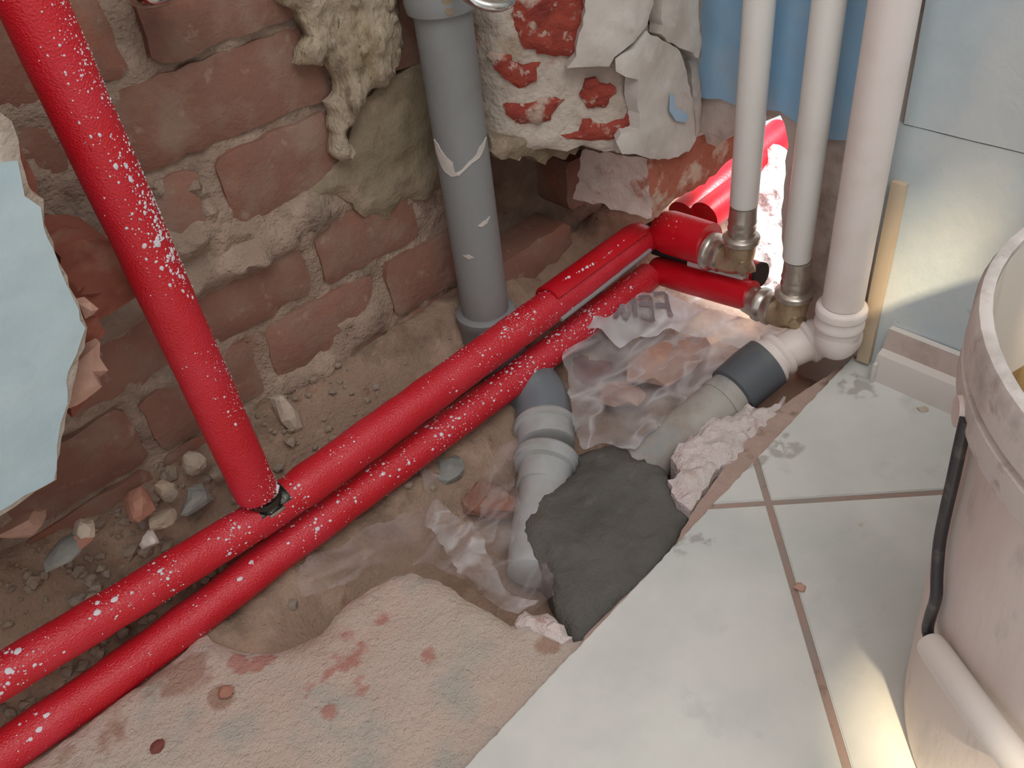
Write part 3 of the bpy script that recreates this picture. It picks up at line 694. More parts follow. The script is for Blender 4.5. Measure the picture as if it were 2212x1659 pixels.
# -- upper insulated pipe, with the tee for the riser
u_far = px(-260, 1626, 'Y', PY); u_l = px(0, 1463, 'Y', PY); u_t = px(582, 1106, 'Y', PY); u_m = px(900, 862, 'Y', PY); u_r = px(1392, 512, 'Y', PY)
upper = empty('insulated_pipe', (u_t.x, u_t.y, u_t.z - .018), 'upper red foam-insulated pipe with the metal tee, running along the brick wall', 'pipe', 'red insulated pipes')
dirL = (u_l - u_t).normalized(); dirR = (u_r - u_t).normalized()
pathL = spline([u_t + dirL * .012, u_t.lerp(u_l, .5) + Vector((0, 0, -.001)), u_l, u_far], 14)
V, Fc = sleeve_tube(pathL, .0172, seed=1); obj('foam_sleeve', V, Fc, 'red_foam', upper)
V, Fc = specks(pathL, .0176, [(0, .75, 330, .0014), (.15, .7, 46, .0026), (.02, .25, 80, .0013)], 5, grain=900); obj('drops_and_glints', V, Fc, 'white_speck', upper, kind='stuff')
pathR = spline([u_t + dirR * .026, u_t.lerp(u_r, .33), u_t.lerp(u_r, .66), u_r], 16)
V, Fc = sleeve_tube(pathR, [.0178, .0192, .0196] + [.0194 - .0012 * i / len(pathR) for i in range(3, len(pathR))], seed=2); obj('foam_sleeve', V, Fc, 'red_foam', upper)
V, Fc = specks(pathR, .0187, [(0, .75, 620, .0009), (0, .25, 160, .0015), (.3, .72, 90, .0014), (0, .6, 240, .0011)], 16, grain=1900); obj('drops_and_glints', V, Fc, 'white_speck', upper, kind='stuff')
V, Fc = sweep(line(u_t + dirL * .03, u_t + dirR * .05, 4), .0125, 24); obj('inner_pipe', V, Fc, 'foam_grey', upper)
# short saddle piece of foam around the tee, cut open on top for the branch
def saddle():
    V = []; Fc = []; A = u_t + dirL * .016; B = u_t + dirR * .032; T = (B - A).normalized()
    upv = (Vector((0, 0, 1)) - T * T.z).normalized(); sd2 = T.cross(upv); seg = 40; nn = 26; ax = (u_t - A).dot(T)
    L_ = (B - A).length
    for i in range(nn + 1):
        for k in range(seg + 1):
            a = 2 * math.pi * k / seg; p = A + T * (L_ * i / nn) + (upv * math.cos(a) + sd2 * math.sin(a)) * .0180
            V.append(p)
    for i in range(nn):
        for k in range(seg):
            a = 2 * math.pi * (k + .5) / seg; s = L_ * (i + .5) / nn - ax; da = min(a, 2 * math.pi - a)
            if abs(s) < .0185 and da < 1.02: continue
            Fc.append((i*(seg+1) + k, i*(seg+1) + k + 1, (i+1)*(seg+1) + k + 1, (i+1)*(seg+1) + k))
    n0 = len(V); cA = A
    for v in list(V):
        s = (v - A).dot(T); c = A + T * s; V.append(c + (v - c) * .80)
    F2 = [tuple(i + n0 for i in f[::-1]) for f in Fc]; cnt = {}
    for f in Fc:
        for i in range(4):
            e = (f[i], f[(i + 1) % 4]); cnt.setdefault(tuple(sorted(e)), []).append(e)
    rim = [(e[0][0], e[0][0] + n0, e[0][1] + n0, e[0][1]) for e in cnt.values() if len(e) == 1]
    return V, Fc, F2 + rim
V, F1, F2 = saddle(); ob = obj('foam_sleeve', V, F1 + F2, ['red_foam', 'foam_grey'], upper)
for k, p in enumerate(ob.data.polygons):
    if k >= len(F1): p.material_index = 1
V, Fc = specks(line(u_t + dirL * .012, u_t + dirR * .03, 6), .0184, [(0, 1, 60, .0011)], 12, Vector((-.1, -.95, .3)), .7); obj('drops_and_glints', V, Fc, 'white_speck', upper, kind='stuff')
V, Fc = merge(lathe(u_t + Vector((0, 0, -.004)), (0, 0, 1), [(0, .0135), (.020, .0135), (.0205, .0155), (.026, .0155), (.0265, .013), (.034, .013)], 24),
              sweep(line(u_t + dirL * .022, u_t + dirR * .022, 4), .0142, 24))
tee = obj('tee_fitting', V, Fc, 'tee_metal', upper, label='dark metal tee fitting')
V, Fc = rbox(u_t.x - .006, u_t.x + .010, u_t.y - .0165, u_t.y - .012, u_t.z + .004, u_t.z + .012, .001); obj('press_lug', V, Fc, 'steel', tee)
# overlapping outer sleeve near the corner, with its slit edge
o0, o1 = px(1192, 628, 'Y', PY - .004), px(1398, 500, 'Y', PY - .004)
ps = line(u_t + (u_r - u_t) * ((o0.x - u_t.x) / (u_r.x - u_t.x)) + Vector((0, 0, .001)), u_r + dirR * .004 + Vector((0, 0, .001)), 20)
def half_sleeve(path, r, wall, a0, a1, seg=26):
    V = []; Fc = []; P = path; T = (P[-1] - P[0]).normalized(); upv = (Vector((0, 0, 1)) - T * T.z).normalized(); sdv = T.cross(upv); n = len(P); w = seg + 1
    for rr in (r, r - wall):
        for i, c in enumerate(P):
            f = 1 if i < n - 3 else (1, .97, .86, .60)[i - (n - 4)] if i >= n - 4 else 1
            for k in range(w):
                a = a0 + (a1 - a0) * k / seg; V.append(c + (upv * math.cos(a) + sdv * math.sin(a)) * rr * f)
    N = n * w
    for i in range(n - 1):
        for k in range(seg):
            q = (i*w + k, i*w + k + 1, (i+1)*w + k + 1, (i+1)*w + k); Fc.append(q); Fc.append(tuple(j + N for j in q[::-1]))
        Fc.append((i*w, (i+1)*w, (i+1)*w + N, i*w + N)); Fc.append((i*w + seg, i*w + seg + N, (i+1)*w + seg + N, (i+1)*w + seg))
    for k in range(seg):
        Fc.append((k, k + N, k + 1 + N, k + 1)); b = (n-1)*w; Fc.append((b + k, b + k + 1, b + k + 1 + N, b + k + N))
    return V, Fc
# sdv for T=+X, up=+Z : X x Z = -Y  -> positive angles open towards the room
V, Fc = half_sleeve(ps, .0222, .0036, -2.4, .75); ob = obj('outer_sleeve', V, Fc, ['red_foam_smooth', 'foam_grey'], upper, angle=50)
V, Fc = sweep([px(1212, 690, 'Y', PY - .018), px(1300, 622, 'Y', PY - .018), px(1404, 540, 'Y', PY - .018)], .0028, 10); obj('slit_edge', V, Fc, 'foam_grey', upper)
V, Fc = specks([px(1185, 622, 'Y', PY - .0205), px(1300, 560, 'Y', PY - .0205), px(1372, 498, 'Y', PY - .0205)], .0012, [(0, 1, 40, .0016)], 22, Vector((-.1, -.8, .6)), .2); obj('drops_and_glints', V, Fc, 'white_speck', upper, kind='stuff')
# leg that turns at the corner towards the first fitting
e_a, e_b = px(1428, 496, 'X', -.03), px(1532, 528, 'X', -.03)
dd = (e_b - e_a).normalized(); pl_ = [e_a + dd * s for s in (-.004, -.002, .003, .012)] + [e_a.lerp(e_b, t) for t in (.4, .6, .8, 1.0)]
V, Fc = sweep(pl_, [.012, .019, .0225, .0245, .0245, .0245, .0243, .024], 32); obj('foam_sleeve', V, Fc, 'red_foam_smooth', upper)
V, Fc = specks(pl_, .0247, [(.35, .7, 40, .0010)], 23, Vector((-.5, -.2, .8)), .5); obj('drops_and_glints', V, Fc, 'white_speck', upper, kind='stuff')
V, Fc = sweep([u_r - dirR * .01, u_r + dirR * .012, e_a - dd * .006, e_a + dd * .01], .011, 20); obj('inner_pipe', V, Fc, 'foam_dark', upper)

# -- lower insulated pipe
LY = .050
lc = [(-260, 1826), (0, 1634), (300, 1424), (600, 1196), (900, 974), (1140, 796), (1300, 672), (1402, 596)]
lp = [px(x, y, 'Y', LY) for x, y in lc]
lower = empty('insulated_pipe', (lp[3].x, lp[3].y, lp[3].z - .018), 'lower red foam-insulated pipe running just in front of the upper one to the corner', 'pipe', 'red insulated pipes')
pathW = spline(lp, 12)
V, Fc = sleeve_tube(pathW, [.0182 - .0014 * i / len(pathW) for i in range(len(pathW))], seed=4); obj('foam_sleeve', V, Fc, 'red_foam', lower)
V, Fc = specks(pathW, .0176, [(.1, .35, 90, .0012), (.12, .2, 40, .0020), (.36, .62, 190, .0016), (.40, .60, 60, .0022), (.55, .85, 420, .0010), (.6, .98, 150, .0014), (.36, .52, 120, .0011), (.38, .62, 160, .0016), (.70, .86, 200, .0012)], 9, grain=1500); obj('drops_and_glints', V, Fc, 'white_speck', lower, kind='stuff')
l_a, l_b = px(1418, 583, 'X', -.03), px(1624, 640, 'X', -.03)
pl2 = [l_a + (l_b - l_a).normalized() * s for s in (-.006, -.003, .003)] + [l_a.lerp(l_b, t) for t in (.3, .5, .75, 1)]
V, Fc = sweep(pl2, [.010, .0145, .0165, .0172, .0172, .0172, .0170], 32); obj('foam_sleeve', V, Fc, 'red_foam_smooth', lower)
w_a, w_b = px(1494, 566, 'X', -.022), px(1612, 604, 'X', -.022)
V, Fc = sweep(line(w_a, w_b, 6), .0085, 20); obj('inner_pipe', V, Fc, 'white_pipe', lower, label='bare white pipe showing in the slit')
V, Fc = sweep(line(px(1415, 535, 'X', -.018), px(1500, 560, 'X', -.018), 4), .0085, 16); obj('slit_shade', V, Fc, 'foam_dark', lower)  # solid dark tube put in for the shade inside the slit
V, Fc = sweep([px(1560, 566, 'X', -.004), px(1640, 592, 'X', -.004)], .0135, 26); obj('foam_flap', V, Fc, 'red_foam_smooth', lower)
V, Fc = sweep([px(1639, 592, 'X', -.004), px(1646, 594, 'X', -.004)], .0138, 26); obj('flap_end', V, Fc, 'foam_dark', lower)

# -- riser
ry = PY; r_b = px(556, 1068, 'Y', ry); r_tp = px(70, 10, 'Y', ry); rd = (r_tp - r_b).normalized()
riser = empty('riser_pipe', tuple(r_b - rd * .008), 'red foam-insulated riser climbing the brick wall from the tee', 'pipe', 'red insulated pipes')
pathV = [r_b + rd * s for s in (0, .0015, .004, .01)] + [r_b.lerp(r_tp + rd * .35, t) for t in np.linspace(.03, 1, 40)]
V, Fc = sweep(pathV, [.0155, .0175, .0184, .0186] + [.0186] * 40, 34)
V = [v + Vector((noise.noise(v * 40) * .0006, noise.noise(v * 40 + Vector((5, 0, 0))) * .0006, 0)) for v in V]; obj('foam_sleeve', V, Fc, 'red_foam', riser)
V, Fc = sweep([r_b - rd * .012, r_b + rd * .01], .011, 20); obj('inner_pipe', V, Fc, 'tee_metal', riser)
V, Fc = specks(pathV, .0190, [(.12, .22, 30, .0010), (.02, .18, 60, .0010), (.28, .42, 190, .0013), (.30, .44, 34, .0020), (.38, .62, 560, .0008), (.42, .5, 60, .0013)], 14, Vector((.55, -.83, 0)), 1.0, grain=1100); obj('drops_and_glints', V, Fc, 'white_speck', riser, kind='stuff')
V, Fc = sweep([r_b + Vector((.011, -.013, .002)), r_b + Vector((.016, -.010, .006))], .0022, 10); obj('foam_tear', V, Fc, 'white_speck', riser)

# -- sleeves going on through the opening in the corner, lit from the next room
for k, (a, b, Y, r, lb) in enumerate([((1475, 470), (1640, 330), .075, .022, 'bright red foam sleeve beyond the corner opening, upper of two'),
                                      ((1520, 470), (1600, 410), .045, .020, 'bright red foam sleeve beyond the corner opening, lower of two')]):
    A, B = px(*a, 'Y', Y), px(*b, 'Y', Y); A.x = max(A.x, -.01)
    if k == 0: B = A + (B - A) * 1.3
    V, Fc = sweep(line(A, B, 20), r, 28)
    tag(obj('spare_sleeve', V, Fc, 'red_foam_smooth'), lb, 'foam sleeve', 'red sleeves in the opening')

# -- fittings and the two white supply pipes
def fitting(yc, zc, zt, ring_mat, label, group, y_in, rbig):
    X = -.030
    e = empty('elbow_fitting', (X, yc, zc - .017), label, 'fitting', group)
    V, Fc = merge(sweep(spline([(X, yc + .026, zc), (X, yc + .012, zc - .0005), (X, yc + .003, zc + .004), (X, yc, zc + .014), (X, yc, zc + .028)], 6), .0158, 26),
                  rock((X, yc - .002, zc + .002), .0165, 3.3, (1, 1, .95), 2))
    obj('body', V, Fc, 'brass_dull', e)
    V, Fc = lathe((X, yc, zc + .024), (0, 0, 1), [(0, .0165), (.003, .0195), (.008, .0195), (.011, .0160), (.0112, .0142), (.016, .0142), (.018, .0150), (.021, .0142), (.0245, .0142), (.0265, .0150), (.0295, .0142), (zt - zc - .024, .0138)], 30)
    obj('press_sleeve', V, Fc, 'nickel', e)
    V, Fc = lathe((X, yc + .020, zc), (0, 1, 0), [(0, .0165), (.002, .0185), (.007, .0185), (.009, .0172), (.010, .0172), (.012, rbig - .001), (.014, rbig), (.019, rbig), (.021, rbig - .002), (.024, .0165), (y_in, .0150)], 30)
    obj('press_ring', V, Fc, ring_mat, e)
    return e
fitting(-.062, .081, .149, 'nickel', 'brass and nickel elbow under the left white pipe, nearest the corner', 'elbow fittings', .034, .0215)
fitting(-.130, .040, .110, 'nickel', 'brass and nickel elbow under the right white pipe, beside the drain', 'elbow fittings', .034, .0190)
for yc, zt, lb in ((-.062, .149, 'slim white supply pipe nearest the corner'), (-.128, .110, 'slim white supply pipe standing next to the thick white drain')):
    e = empty('supply_pipe', (-.030, yc, zt), lb, 'pipe', 'white supply pipes')
    V, Fc = lathe((-.030, yc, zt), (0, 0, 1), [(0, .0105), (.0008, .0135), (.003, .0143), (.30, .0143), (.9, .0143)], 32); obj('tube', V, Fc, 'white_pipe', e)
    V, Fc = lathe((-.030, yc, zt - .006), (0, 0, 1), [(0, .0115), (.010, .0115)], 24); obj('collar', V, Fc, 'brass_dull', e)

# -- white waste pipe in the corner, its bends and the grey run in the trench
DX, DY = -.036, -.186
D = [Vector((DX, DY, .10)), Vector((DX, DY, .052)), px(1815, 725, 'Z', .028), px(1745, 735, 'Z', .020), px(1672, 772, 'Z', .008), px(1625, 808, 'Z', -.002), px(1560, 866, 'Z', -.014), px(1470, 940, 'Z', -.027), px(1325, 1062, 'Z', -.055)]
dr = empty('waste_pipe', (DX, DY, .0), 'thick white waste pipe standing in the corner and bending into the trench', 'pipe')
V, Fc = lathe((DX, DY, .085), (0, 0, 1), [(0, .0196), (.4, .0196), (.9, .0196)], 36); obj('stack', V, Fc, 'white_drain', dr)
V, Fc = lathe((DX, DY, .046), (0, 0, 1), [(0, .0205), (.002, .0218), (.012, .0218), (.014, .0240), (.018, .0242), (.0195, .0232), (.026, .0232), (.0275, .0246), (.034, .0246), (.036, .0236), (.038, .0200)], 36); obj('socket', V, Fc, 'white_drain', dr)
bend = spline([Vector((DX, DY, .056)), Vector((DX, DY, .040)), D[2].lerp(D[1], .25), D[3]], 8)
V, Fc = sweep(bend, .0212, 32); obj('bend', V, Fc, 'white_drain', dr)
ax1 = (D[4] - D[3]).normalized()
V, Fc = lathe(D[3] - ax1 * .003, ax1, [(0, .0215), (.001, .0245), (.006, .0247), (.008, .0215), (.012, .0205), (.030, .0200), (.034, .0200)], 32); obj('bend_socket', V, Fc, 'white_drain', dr)
ax2 = (D[5] - D[4]).normalized()
V, Fc = lathe(D[4] - ax2 * .010, ax2, [(0, .0200), (.001, .0255), (.006, .0262), (.009, .0235), (.013, .0235), (.014, .0270), (.020, .0275), (.022, .0200)], 32); obj('reducer_lip', V, Fc, 'white_drain', dr)
ax3 = (D[6] - D[5]).normalized()
V, Fc = sweep([D[4] + ax2 * .008, D[4] + ax2 * .009, D[5], D[5] + ax3 * .030, D[5] + ax3 * .032], [.022, .0288, .0290, .0285, .0250], 34); obj('coupling', V, Fc, 'rubber_grey', dr, label='dark grey rubber coupling')
V, Fc = sweep([D[5] + ax3 * .022, D[6], D[7], D[8]], [.0248] * 4, 34); obj('buried_run', V, Fc, 'drain_dusty', dr)
V, Fc = sweep([D[6] - ax3 * .004, D[6] - ax3 * .0035, D[6] + ax3 * .0035, D[6] + ax3 * .004], [.0248, .0262, .0262, .0248], 34); obj('weld_ring', V, Fc, 'drain_dusty', dr)

# -- grey soil stack in the niche with its lower bends
SX, SY = -.254, .100
st = empty('soil_stack', (SX, SY, .03), 'thick grey plastic soil pipe standing in the niche, smeared with plaster', 'pipe')
V, Fc = lathe((SX, SY, .050), (0, 0, 1), [(0, .0250), (.2, .0250), (.335, .0250)], 40); obj('tube', V, Fc, 'grey_pipe', st)
V, Fc = lathe((SX, SY, .030), (0, 0, 1), [(0, .0262), (.004, .0300), (.030, .0300), (.034, .0318), (.042, .0318), (.044, .0290), (.0445, .0256)], 40); obj('lower_socket', V, Fc, 'grey_pipe', st)
V, Fc = lathe((SX, SY, px(960, 14, 'Y', SY - .03).z - .012), (0, 0, 1), [(0, .0256), (.001, .0300), (.010, .0315), (.016, .0300), (.3, .0300)], 40); obj('upper_socket', V, Fc, 'grey_pipe', st)
def on_pipe(pl, r, name, mt, sub=5):
    c = [px_cyl(x, y, SX, SY, r) for x, y in pl]
    uv = [(math.atan2(p.y - SY, p.x - SX) % (2 * math.pi), p.z) for p in c]
    V, Fc = relief([(a * r, z) for a, z in uv], .004, lambda u, v, h: (SX + (r + h) * math.cos(u / r), SY + (r + h) * math.sin(u / r), v), lambda u, v: .0006 + .0006 * noise.noise(Vector((u * 200, v * 200, 0))), .001, amp=.0006, seed=len(pl))
    obj(name, V, Fc, mt, st)
on_pipe([(938, 300), (946, 312), (960, 335), (978, 352), (982, 372), (990, 380), (975, 382), (955, 362), (944, 332)], .0252, 'plaster_smear', 'plaster_white')
on_pipe([(984, 374), (998, 366), (1012, 350), (1030, 334), (1036, 318), (1050, 296), (1048, 312), (1036, 340), (1020, 352), (1004, 368), (992, 380)], .0252, 'plaster_smear', 'plaster_white')
on_pipe([(1032, 488), (1044, 478), (1058, 468), (1052, 482), (1040, 490)], .0252, 'plaster_smear', 'plaster_white')
on_pipe([(1000, 552), (1012, 550), (1024, 556), (1012, 560)], .0252, 'plaster_smear', 'plaster_white')
on_pipe([(955, 0), (980, -4), (982, 20), (972, 36), (960, 26)], .0305, 'dirt_smear', 'mortar_smear')

S1 = Vector((SX, SY, .045)); B1 = px(1160, 848, 'Z', -.012); C1 = px(1178, 922, 'Z', -.026); D1 = px(1184, 1012, 'Z', -.036); E1 = px(1165, 1120, 'Z', -.044); F1 = px(1150, 1240, 'Z', -.050)
lb = empty('drain_bend', (C1.x, C1.y, C1.z - .03), 'grey plastic bend and collars leading from the soil pipe into the wet cement', 'pipe')
V, Fc = sweep(spline([S1, Vector((SX, SY - .008, .010)), B1, C1], 8), [.030] * 8 + [.0305] * 8 + [.0300] * 9, 34); obj('bend', V, Fc, 'grey_elbow', lb)
a4 = (D1 - C1).normalized()
V, Fc = lathe(C1 - a4 * .006, a4, [(0, .0290), (.001, .0318), (.004, .0335), (.010, .0335), (.0115, .0305), (.026, .0300), (.030, .0296), (.031, .0265)], 34); obj('socket', V, Fc, 'grey_pipe_light', lb, angle=25)
V, Fc = lathe(D1 - a4 * .014, (E1 - D1), [(0, .0270), (.0005, .0330), (.003, .0342), (.009, .0342), (.0105, .0325), (.015, .0318), (.0165, .0262), (.04, .0256)], 34); obj('spigot_collar', V, Fc, 'grey_pipe_light', lb, angle=25)
V, Fc = sweep([D1, D1.lerp(E1, .6), E1, E1.lerp(F1, .6), F1, F1 + (F1 - E1).normalized() * .006], [.0255, .0255, .0255, .0255, .0240, .014], 30); obj('spigot', V, Fc, 'grey_pipe_light', lb)

# -- wet cement heaped over the joint
cm = [(1247, 968), (1290, 958), (1330, 945), (1350, 956), (1366, 980), (1392, 988), (1404, 1002), (1434, 1012), (1448, 1040), (1452, 1062), (1478, 1090), (1492, 1108), (1468, 1148), (1450, 1190), (1405, 1235), (1365, 1270), (1325, 1306), (1290, 1348), (1255, 1378), (1236, 1362), (1205, 1318), (1190, 1270), (1180, 1236), (1165, 1205), (1140, 1170), (1122, 1140), (1140, 1095), (1165, 1060), (1195, 1036), (1240, 1010), (1252, 990)]
CZ = -.016
cpk = px(1392, 1020, 'Z', -.016)
def cement_h(u, v): return .010 * math.exp(-((u - cpk.x) ** 2 + (v - cpk.y) ** 2) / .035 ** 2) + fbm(u, v, 22, 5) * .005 + fbm(u, v, 110, 3, 3) * .0016 - .004 * sst(-.33, -.42, u)
V, Fc = relief(uvZ(cm, CZ), .005, mapZf(CZ), cement_h, .075, amp=.003, seed=131, edge=.008)
tag(obj('cement_heap', V, Fc, 'cement', angle=60), 'dark grey wet cement packed over the pipe joint in the trench', 'cement')

# -- plastic film
def crumple(u, v, s, seed):
    p, q = (u + v) * .707, (u - v) * .707
    a = 1 - abs(noise.noise(Vector((p * s * .35 + seed, q * s * .9, seed)))) * 2.2
    b = 1 - abs(noise.noise(Vector((p * s * 1.5, q * s * .6 + seed, seed * 2)))) * 2.2
    return a * .7 + b * .3
f1 = [(1262, 724), (1300, 690), (1370, 650), (1440, 632), (1500, 640), (1640, 668), (1700, 660), (1765, 692), (1700, 716), (1640, 748), (1560, 800), (1500, 842), (1448, 884), (1420, 918), (1372, 942), (1330, 952), (1262, 960), (1240, 925), (1232, 860), (1215, 790), (1200, 770)]
def film1_z(u, v): return max(-.012 + .028 * sst(-.02, .05, v) + .010 * crumple(u, v, 26, 3), dirt_z(u, v) + .004)
V, Fc = relief(uvZ(f1, .0), .0048, mapZf(0), film1_z, 0, amp=.004, seed=141, sheet=True)
film = obj('plastic_film', V, Fc, 'film_clear', angle=70)
tag(film, 'crumpled clear plastic film with faint printed letters between pipes and corner', 'plastic film')
V, Fc = relief(uvZ([(1268, 722), (1300, 690), (1375, 650), (1440, 634), (1500, 642), (1640, 672), (1690, 668), (1740, 690), (1640, 730), (1560, 720), (1500, 700), (1440, 690), (1400, 706), (1340, 728)], .02), .0048, mapZf(0), lambda u, v: film1_z(u, v) + .010 + .004 * crumple(u, v, 40, 7), 0, amp=.003, seed=142, sheet=True)
obj('folded_edge', V, Fc, 'film_milky', film, angle=70)
# faint mirrored print
def stroke(a, b, w):
    A = px(*a, 'Z', .02); B = px(*b, 'Z', .02); d = (B - A).normalized(); n = Vector((-d.y, d.x, 0)) * w; V = []; k = 5
    for i in range(k + 1):
        c = A.lerp(B, i / k)
        for s in (-1, 1):
            p = c + n * s; V.append((p.x, p.y, film1_z(p.x, p.y) + .0165 + .004 * max(0, crumple(p.x, p.y, 40, 7))))
    return V, [(2*i, 2*i + 1, 2*i + 3, 2*i + 2) for i in range(k)]
strokes = [((1438, 646), (1448, 674)), ((1412, 650), (1438, 645)), ((1416, 668), (1444, 662)), ((1444, 664), (1452, 674)),
           ((1404, 656), (1412, 686)), ((1380, 661), (1405, 655)), ((1382, 672), (1408, 668)), ((1386, 688), (1412, 684)),
           ((1370, 664), (1374, 690)), ((1370, 666), (1352, 694)), ((1346, 676), (1350, 692)), ((1344, 678), (1328, 698))]
V, Fc = merge(*[stroke(a, b, .0022) for a, b in strokes]); obj('printed_letters', V, Fc, 'print_ink', film, kind='stuff')

f2 = [(1130, 960), (1118, 1040), (1128, 1140), (1165, 1200), (1196, 1265), (1190, 1305), (1150, 1318), (1090, 1300), (1040, 1268), (990, 1255), (930, 1225), (870, 1222), (800, 1250), (740, 1290), (700, 1310), (660, 1310), (650, 1280), (660, 1250), (720, 1200), (800, 1150), (880, 1110), (930, 1080), (900, 1020), (960, 1040), (1010, 1090), (1050, 1040), (1080, 970)]
def film2_z(u, v): return max(dirt_z(u, v) + .006, -.034 + .016 * crumple(u, v, 24, 5.5) + .012 * sst(-.45, -.6, u))
V, Fc = relief(uvZ(f2, -.03), .0052, mapZf(0), film2_z, 0, amp=.004, seed=151, sheet=True)
tag(obj('plastic_film', V, Fc, 'film_dusky', angle=70), 'dusty clear plastic film lying in the trench left of the cement', 'plastic film')
f3 = [(915, 1116), (945, 1090), (990, 1112), (1022, 1140), (1050, 1185), (1072, 1232), (1100, 1272), (1160, 1300), (1120, 1324), (1060, 1304), (1020, 1270), (985, 1236), (958, 1186), (926, 1150)]
f5 = [(1088, 985), (1118, 990), (1112, 1050), (1090, 1110), (1062, 1160), (1046, 1196), (1022, 1150), (1040, 1100), (1066, 1050)]
V, Fc = relief(uvZ(f5, -.015), .0045, mapZf(0), lambda u, v: film2_z(u, v) + .010 + .006 * crumple(u, v, 50, 2), 0, amp=.004, seed=152, sheet=True)
tag(obj('plastic_strip', V, Fc, 'film_dusky', angle=70), 'whitish fold of plastic film hanging left of the grey collar', 'plastic film')
V, Fc = relief(uvZ(f3, -.015), .0045, mapZf(0), lambda u, v: film2_z(u, v) + .012 + .006 * crumple(u, v, 50, 2), 0, amp=.004, seed=153, sheet=True)
tag(obj('plastic_strip', V, Fc, 'film_clear', angle=70), 'twisted whitish strip of plastic film ending at the screed edge', 'plastic film')

# -- stones and fragments that stand out
def stone(pxy, depthY, size, mt, label, sq=(1, 1, .7), seed=0, rot=0, cat='stone', name='rubble_stone', Z=None):
    p = px(*pxy, 'Y', depthY) if Z is None else px(*pxy, 'Z', Z)
    V, Fc = rock(p, size, seed, sq, 2, rot); o = obj(name, V, Fc, mt, smooth=False)
    tag(o, label, cat, 'loose rubble'); return o
stone((618, 893), .125, .0155, 'stone_pale', 'long pale stone lying in the dirt right of the riser', (.75, .8, 1.7), 2.1, .3)
stone((300, 1088), .10, .0135, 'brick_chip', 'reddish brick chip in the rubble left of the riser', (1.1, 1, .85), 4.7, .4, 'brick chip', 'brick_chip')
stone((183, 1142), .085, .0095, 'stone_pale', 'cream pebble below the pale blue plaster', (1.1, 1, .9), 6.2)
stone((325, 1166), .075, .0075, 'plaster_white', 'small white plaster crumb beside the upper red pipe', (1.1, 1, .9), 8.4, cat='plaster crumb', name='plaster_crumb')
stone((138, 1190), .08, .0135, 'stone_grey', 'flat grey stone in the dark rubble at far left', (1.3, 1, .6), 9.9, .3)
stone((55, 1135), .10, .0130, 'stone_peach', 'dusty pinkish brick lump under the blue plaster', (1.3, 1, .8), 12.3)
stone((418, 1000), .12, .0105, 'stone_pale', 'beige stone at the foot of the bricks left of the riser', (.9, 1, 1.2), 15.1)
stone((422, 1078), .095, .0125, 'stone_grey', 'slanting grey stone just left of the tee', (1.5, .8, .7), 17.7, .6)
stone((360, 1062), .10, .010, 'stone', 'brownish stone between the brick chip and the slanting grey stone', (1, 1, .9), 19.3)
stone((470, 1025), .11, .009, 'stone', 'small brown stone beside the riser at the foot of the wall', (1, 1, .9), 21.7)
stone((180, 1162), .08, .008, 'brick_chip', 'small orange brick crumb under the cream pebble', (1.5, 1, .5), 23.1, .2, 'brick chip', 'brick_chip')
stone((352, 1120), .085, .010, 'stone', 'dusty stone under the reddish brick chip', (1.2, 1, .7), 25.9)
stone((968, 1022), 0, .018, 'stone_grey', 'dark stone under the lower red pipe', (1, .9, .7), 31.0, .4, Z=-.035)
stone((1262, 800), 0, .030, 'brick_wet_red', 'dark red brick lump under the clear film', (.8, 1.2, .6), 35.2, .5, 'brick lump', 'brick_lump', Z=-.035)
stone((1440, 775), 0, .036, 'stone_peach', 'peach coloured broken brick under the clear film', (1.5, .8, .5), 38.4, -.3, 'brick lump', 'brick_lump', Z=-.022)
stone((1345, 850), 0, .024, 'stone_peach', 'small peach brick fragment beside the dark red lump', (.8, 1.3, .5), 41.4, .2, 'brick lump', 'brick_lump', Z=-.035)
stone((1060, 1080), 0, .026, 'brick_old', 'dusty orange brick lump left of the grey collar', (1, 1.2, .6), 44.4, .2, 'brick lump', 'brick_lump', Z=-.048)
stone((486, 1494), 0, .0065, 'brick_chip', 'reddish crumb sitting on the screed below the lower pipe', (1, 1, .7), 47.4, .2, 'brick chip', 'brick_chip', Z=-.007)
stone((338, 1612), 0, .0055, 'brick_wet_red', 'dark crumb on the screed near the bottom edge', (1.2, 1, .5), 49.4, .2, 'brick chip', 'brick_chip', Z=-.008)
stone((1728, 1268), 0, .0050, 'stone_peach', 'tiny pinkish crumb lying on the tile joint', (1, 1, .6), 52.4, .2, 'mortar crumb', 'mortar_crumb', Z=.001)
stone((1994, 884), 0, .0052, 'stone_pale', 'little mortar crumb on the tile in front of the baseboard', (1, 1, .5), 55.4, .2, 'mortar crumb', 'mortar_crumb', Z=.001)
# gravel nobody would count
rs = random.Random(4); parts = []
for _ in range(460):
    r = rs.random()
    if r < .8: x, y = rs.uniform(-.82, -.53), rs.uniform(.055, .146)
    elif r < .92: x, y = rs.gauss(-.47, .04), rs.gauss(.12, .018)
    else: x, y = rs.uniform(-.6, -.05), rs.uniform(.02, .145)
    y = min(max(y, .02), .147); s = .0018 + rs.random() ** 2.5 * .0062
    parts.append(rock((x, y, dirt_z(x, y) + s * .35), s, rs.random() * 90, (1, 1, .8), 1, rs.random() * 6))
V, Fc = merge(*parts); tag(obj('gravel', V, Fc, 'stone', smooth=False), 'loose crumbs of mortar and gravel at the foot of the brick wall', 'gravel', kind='stuff')

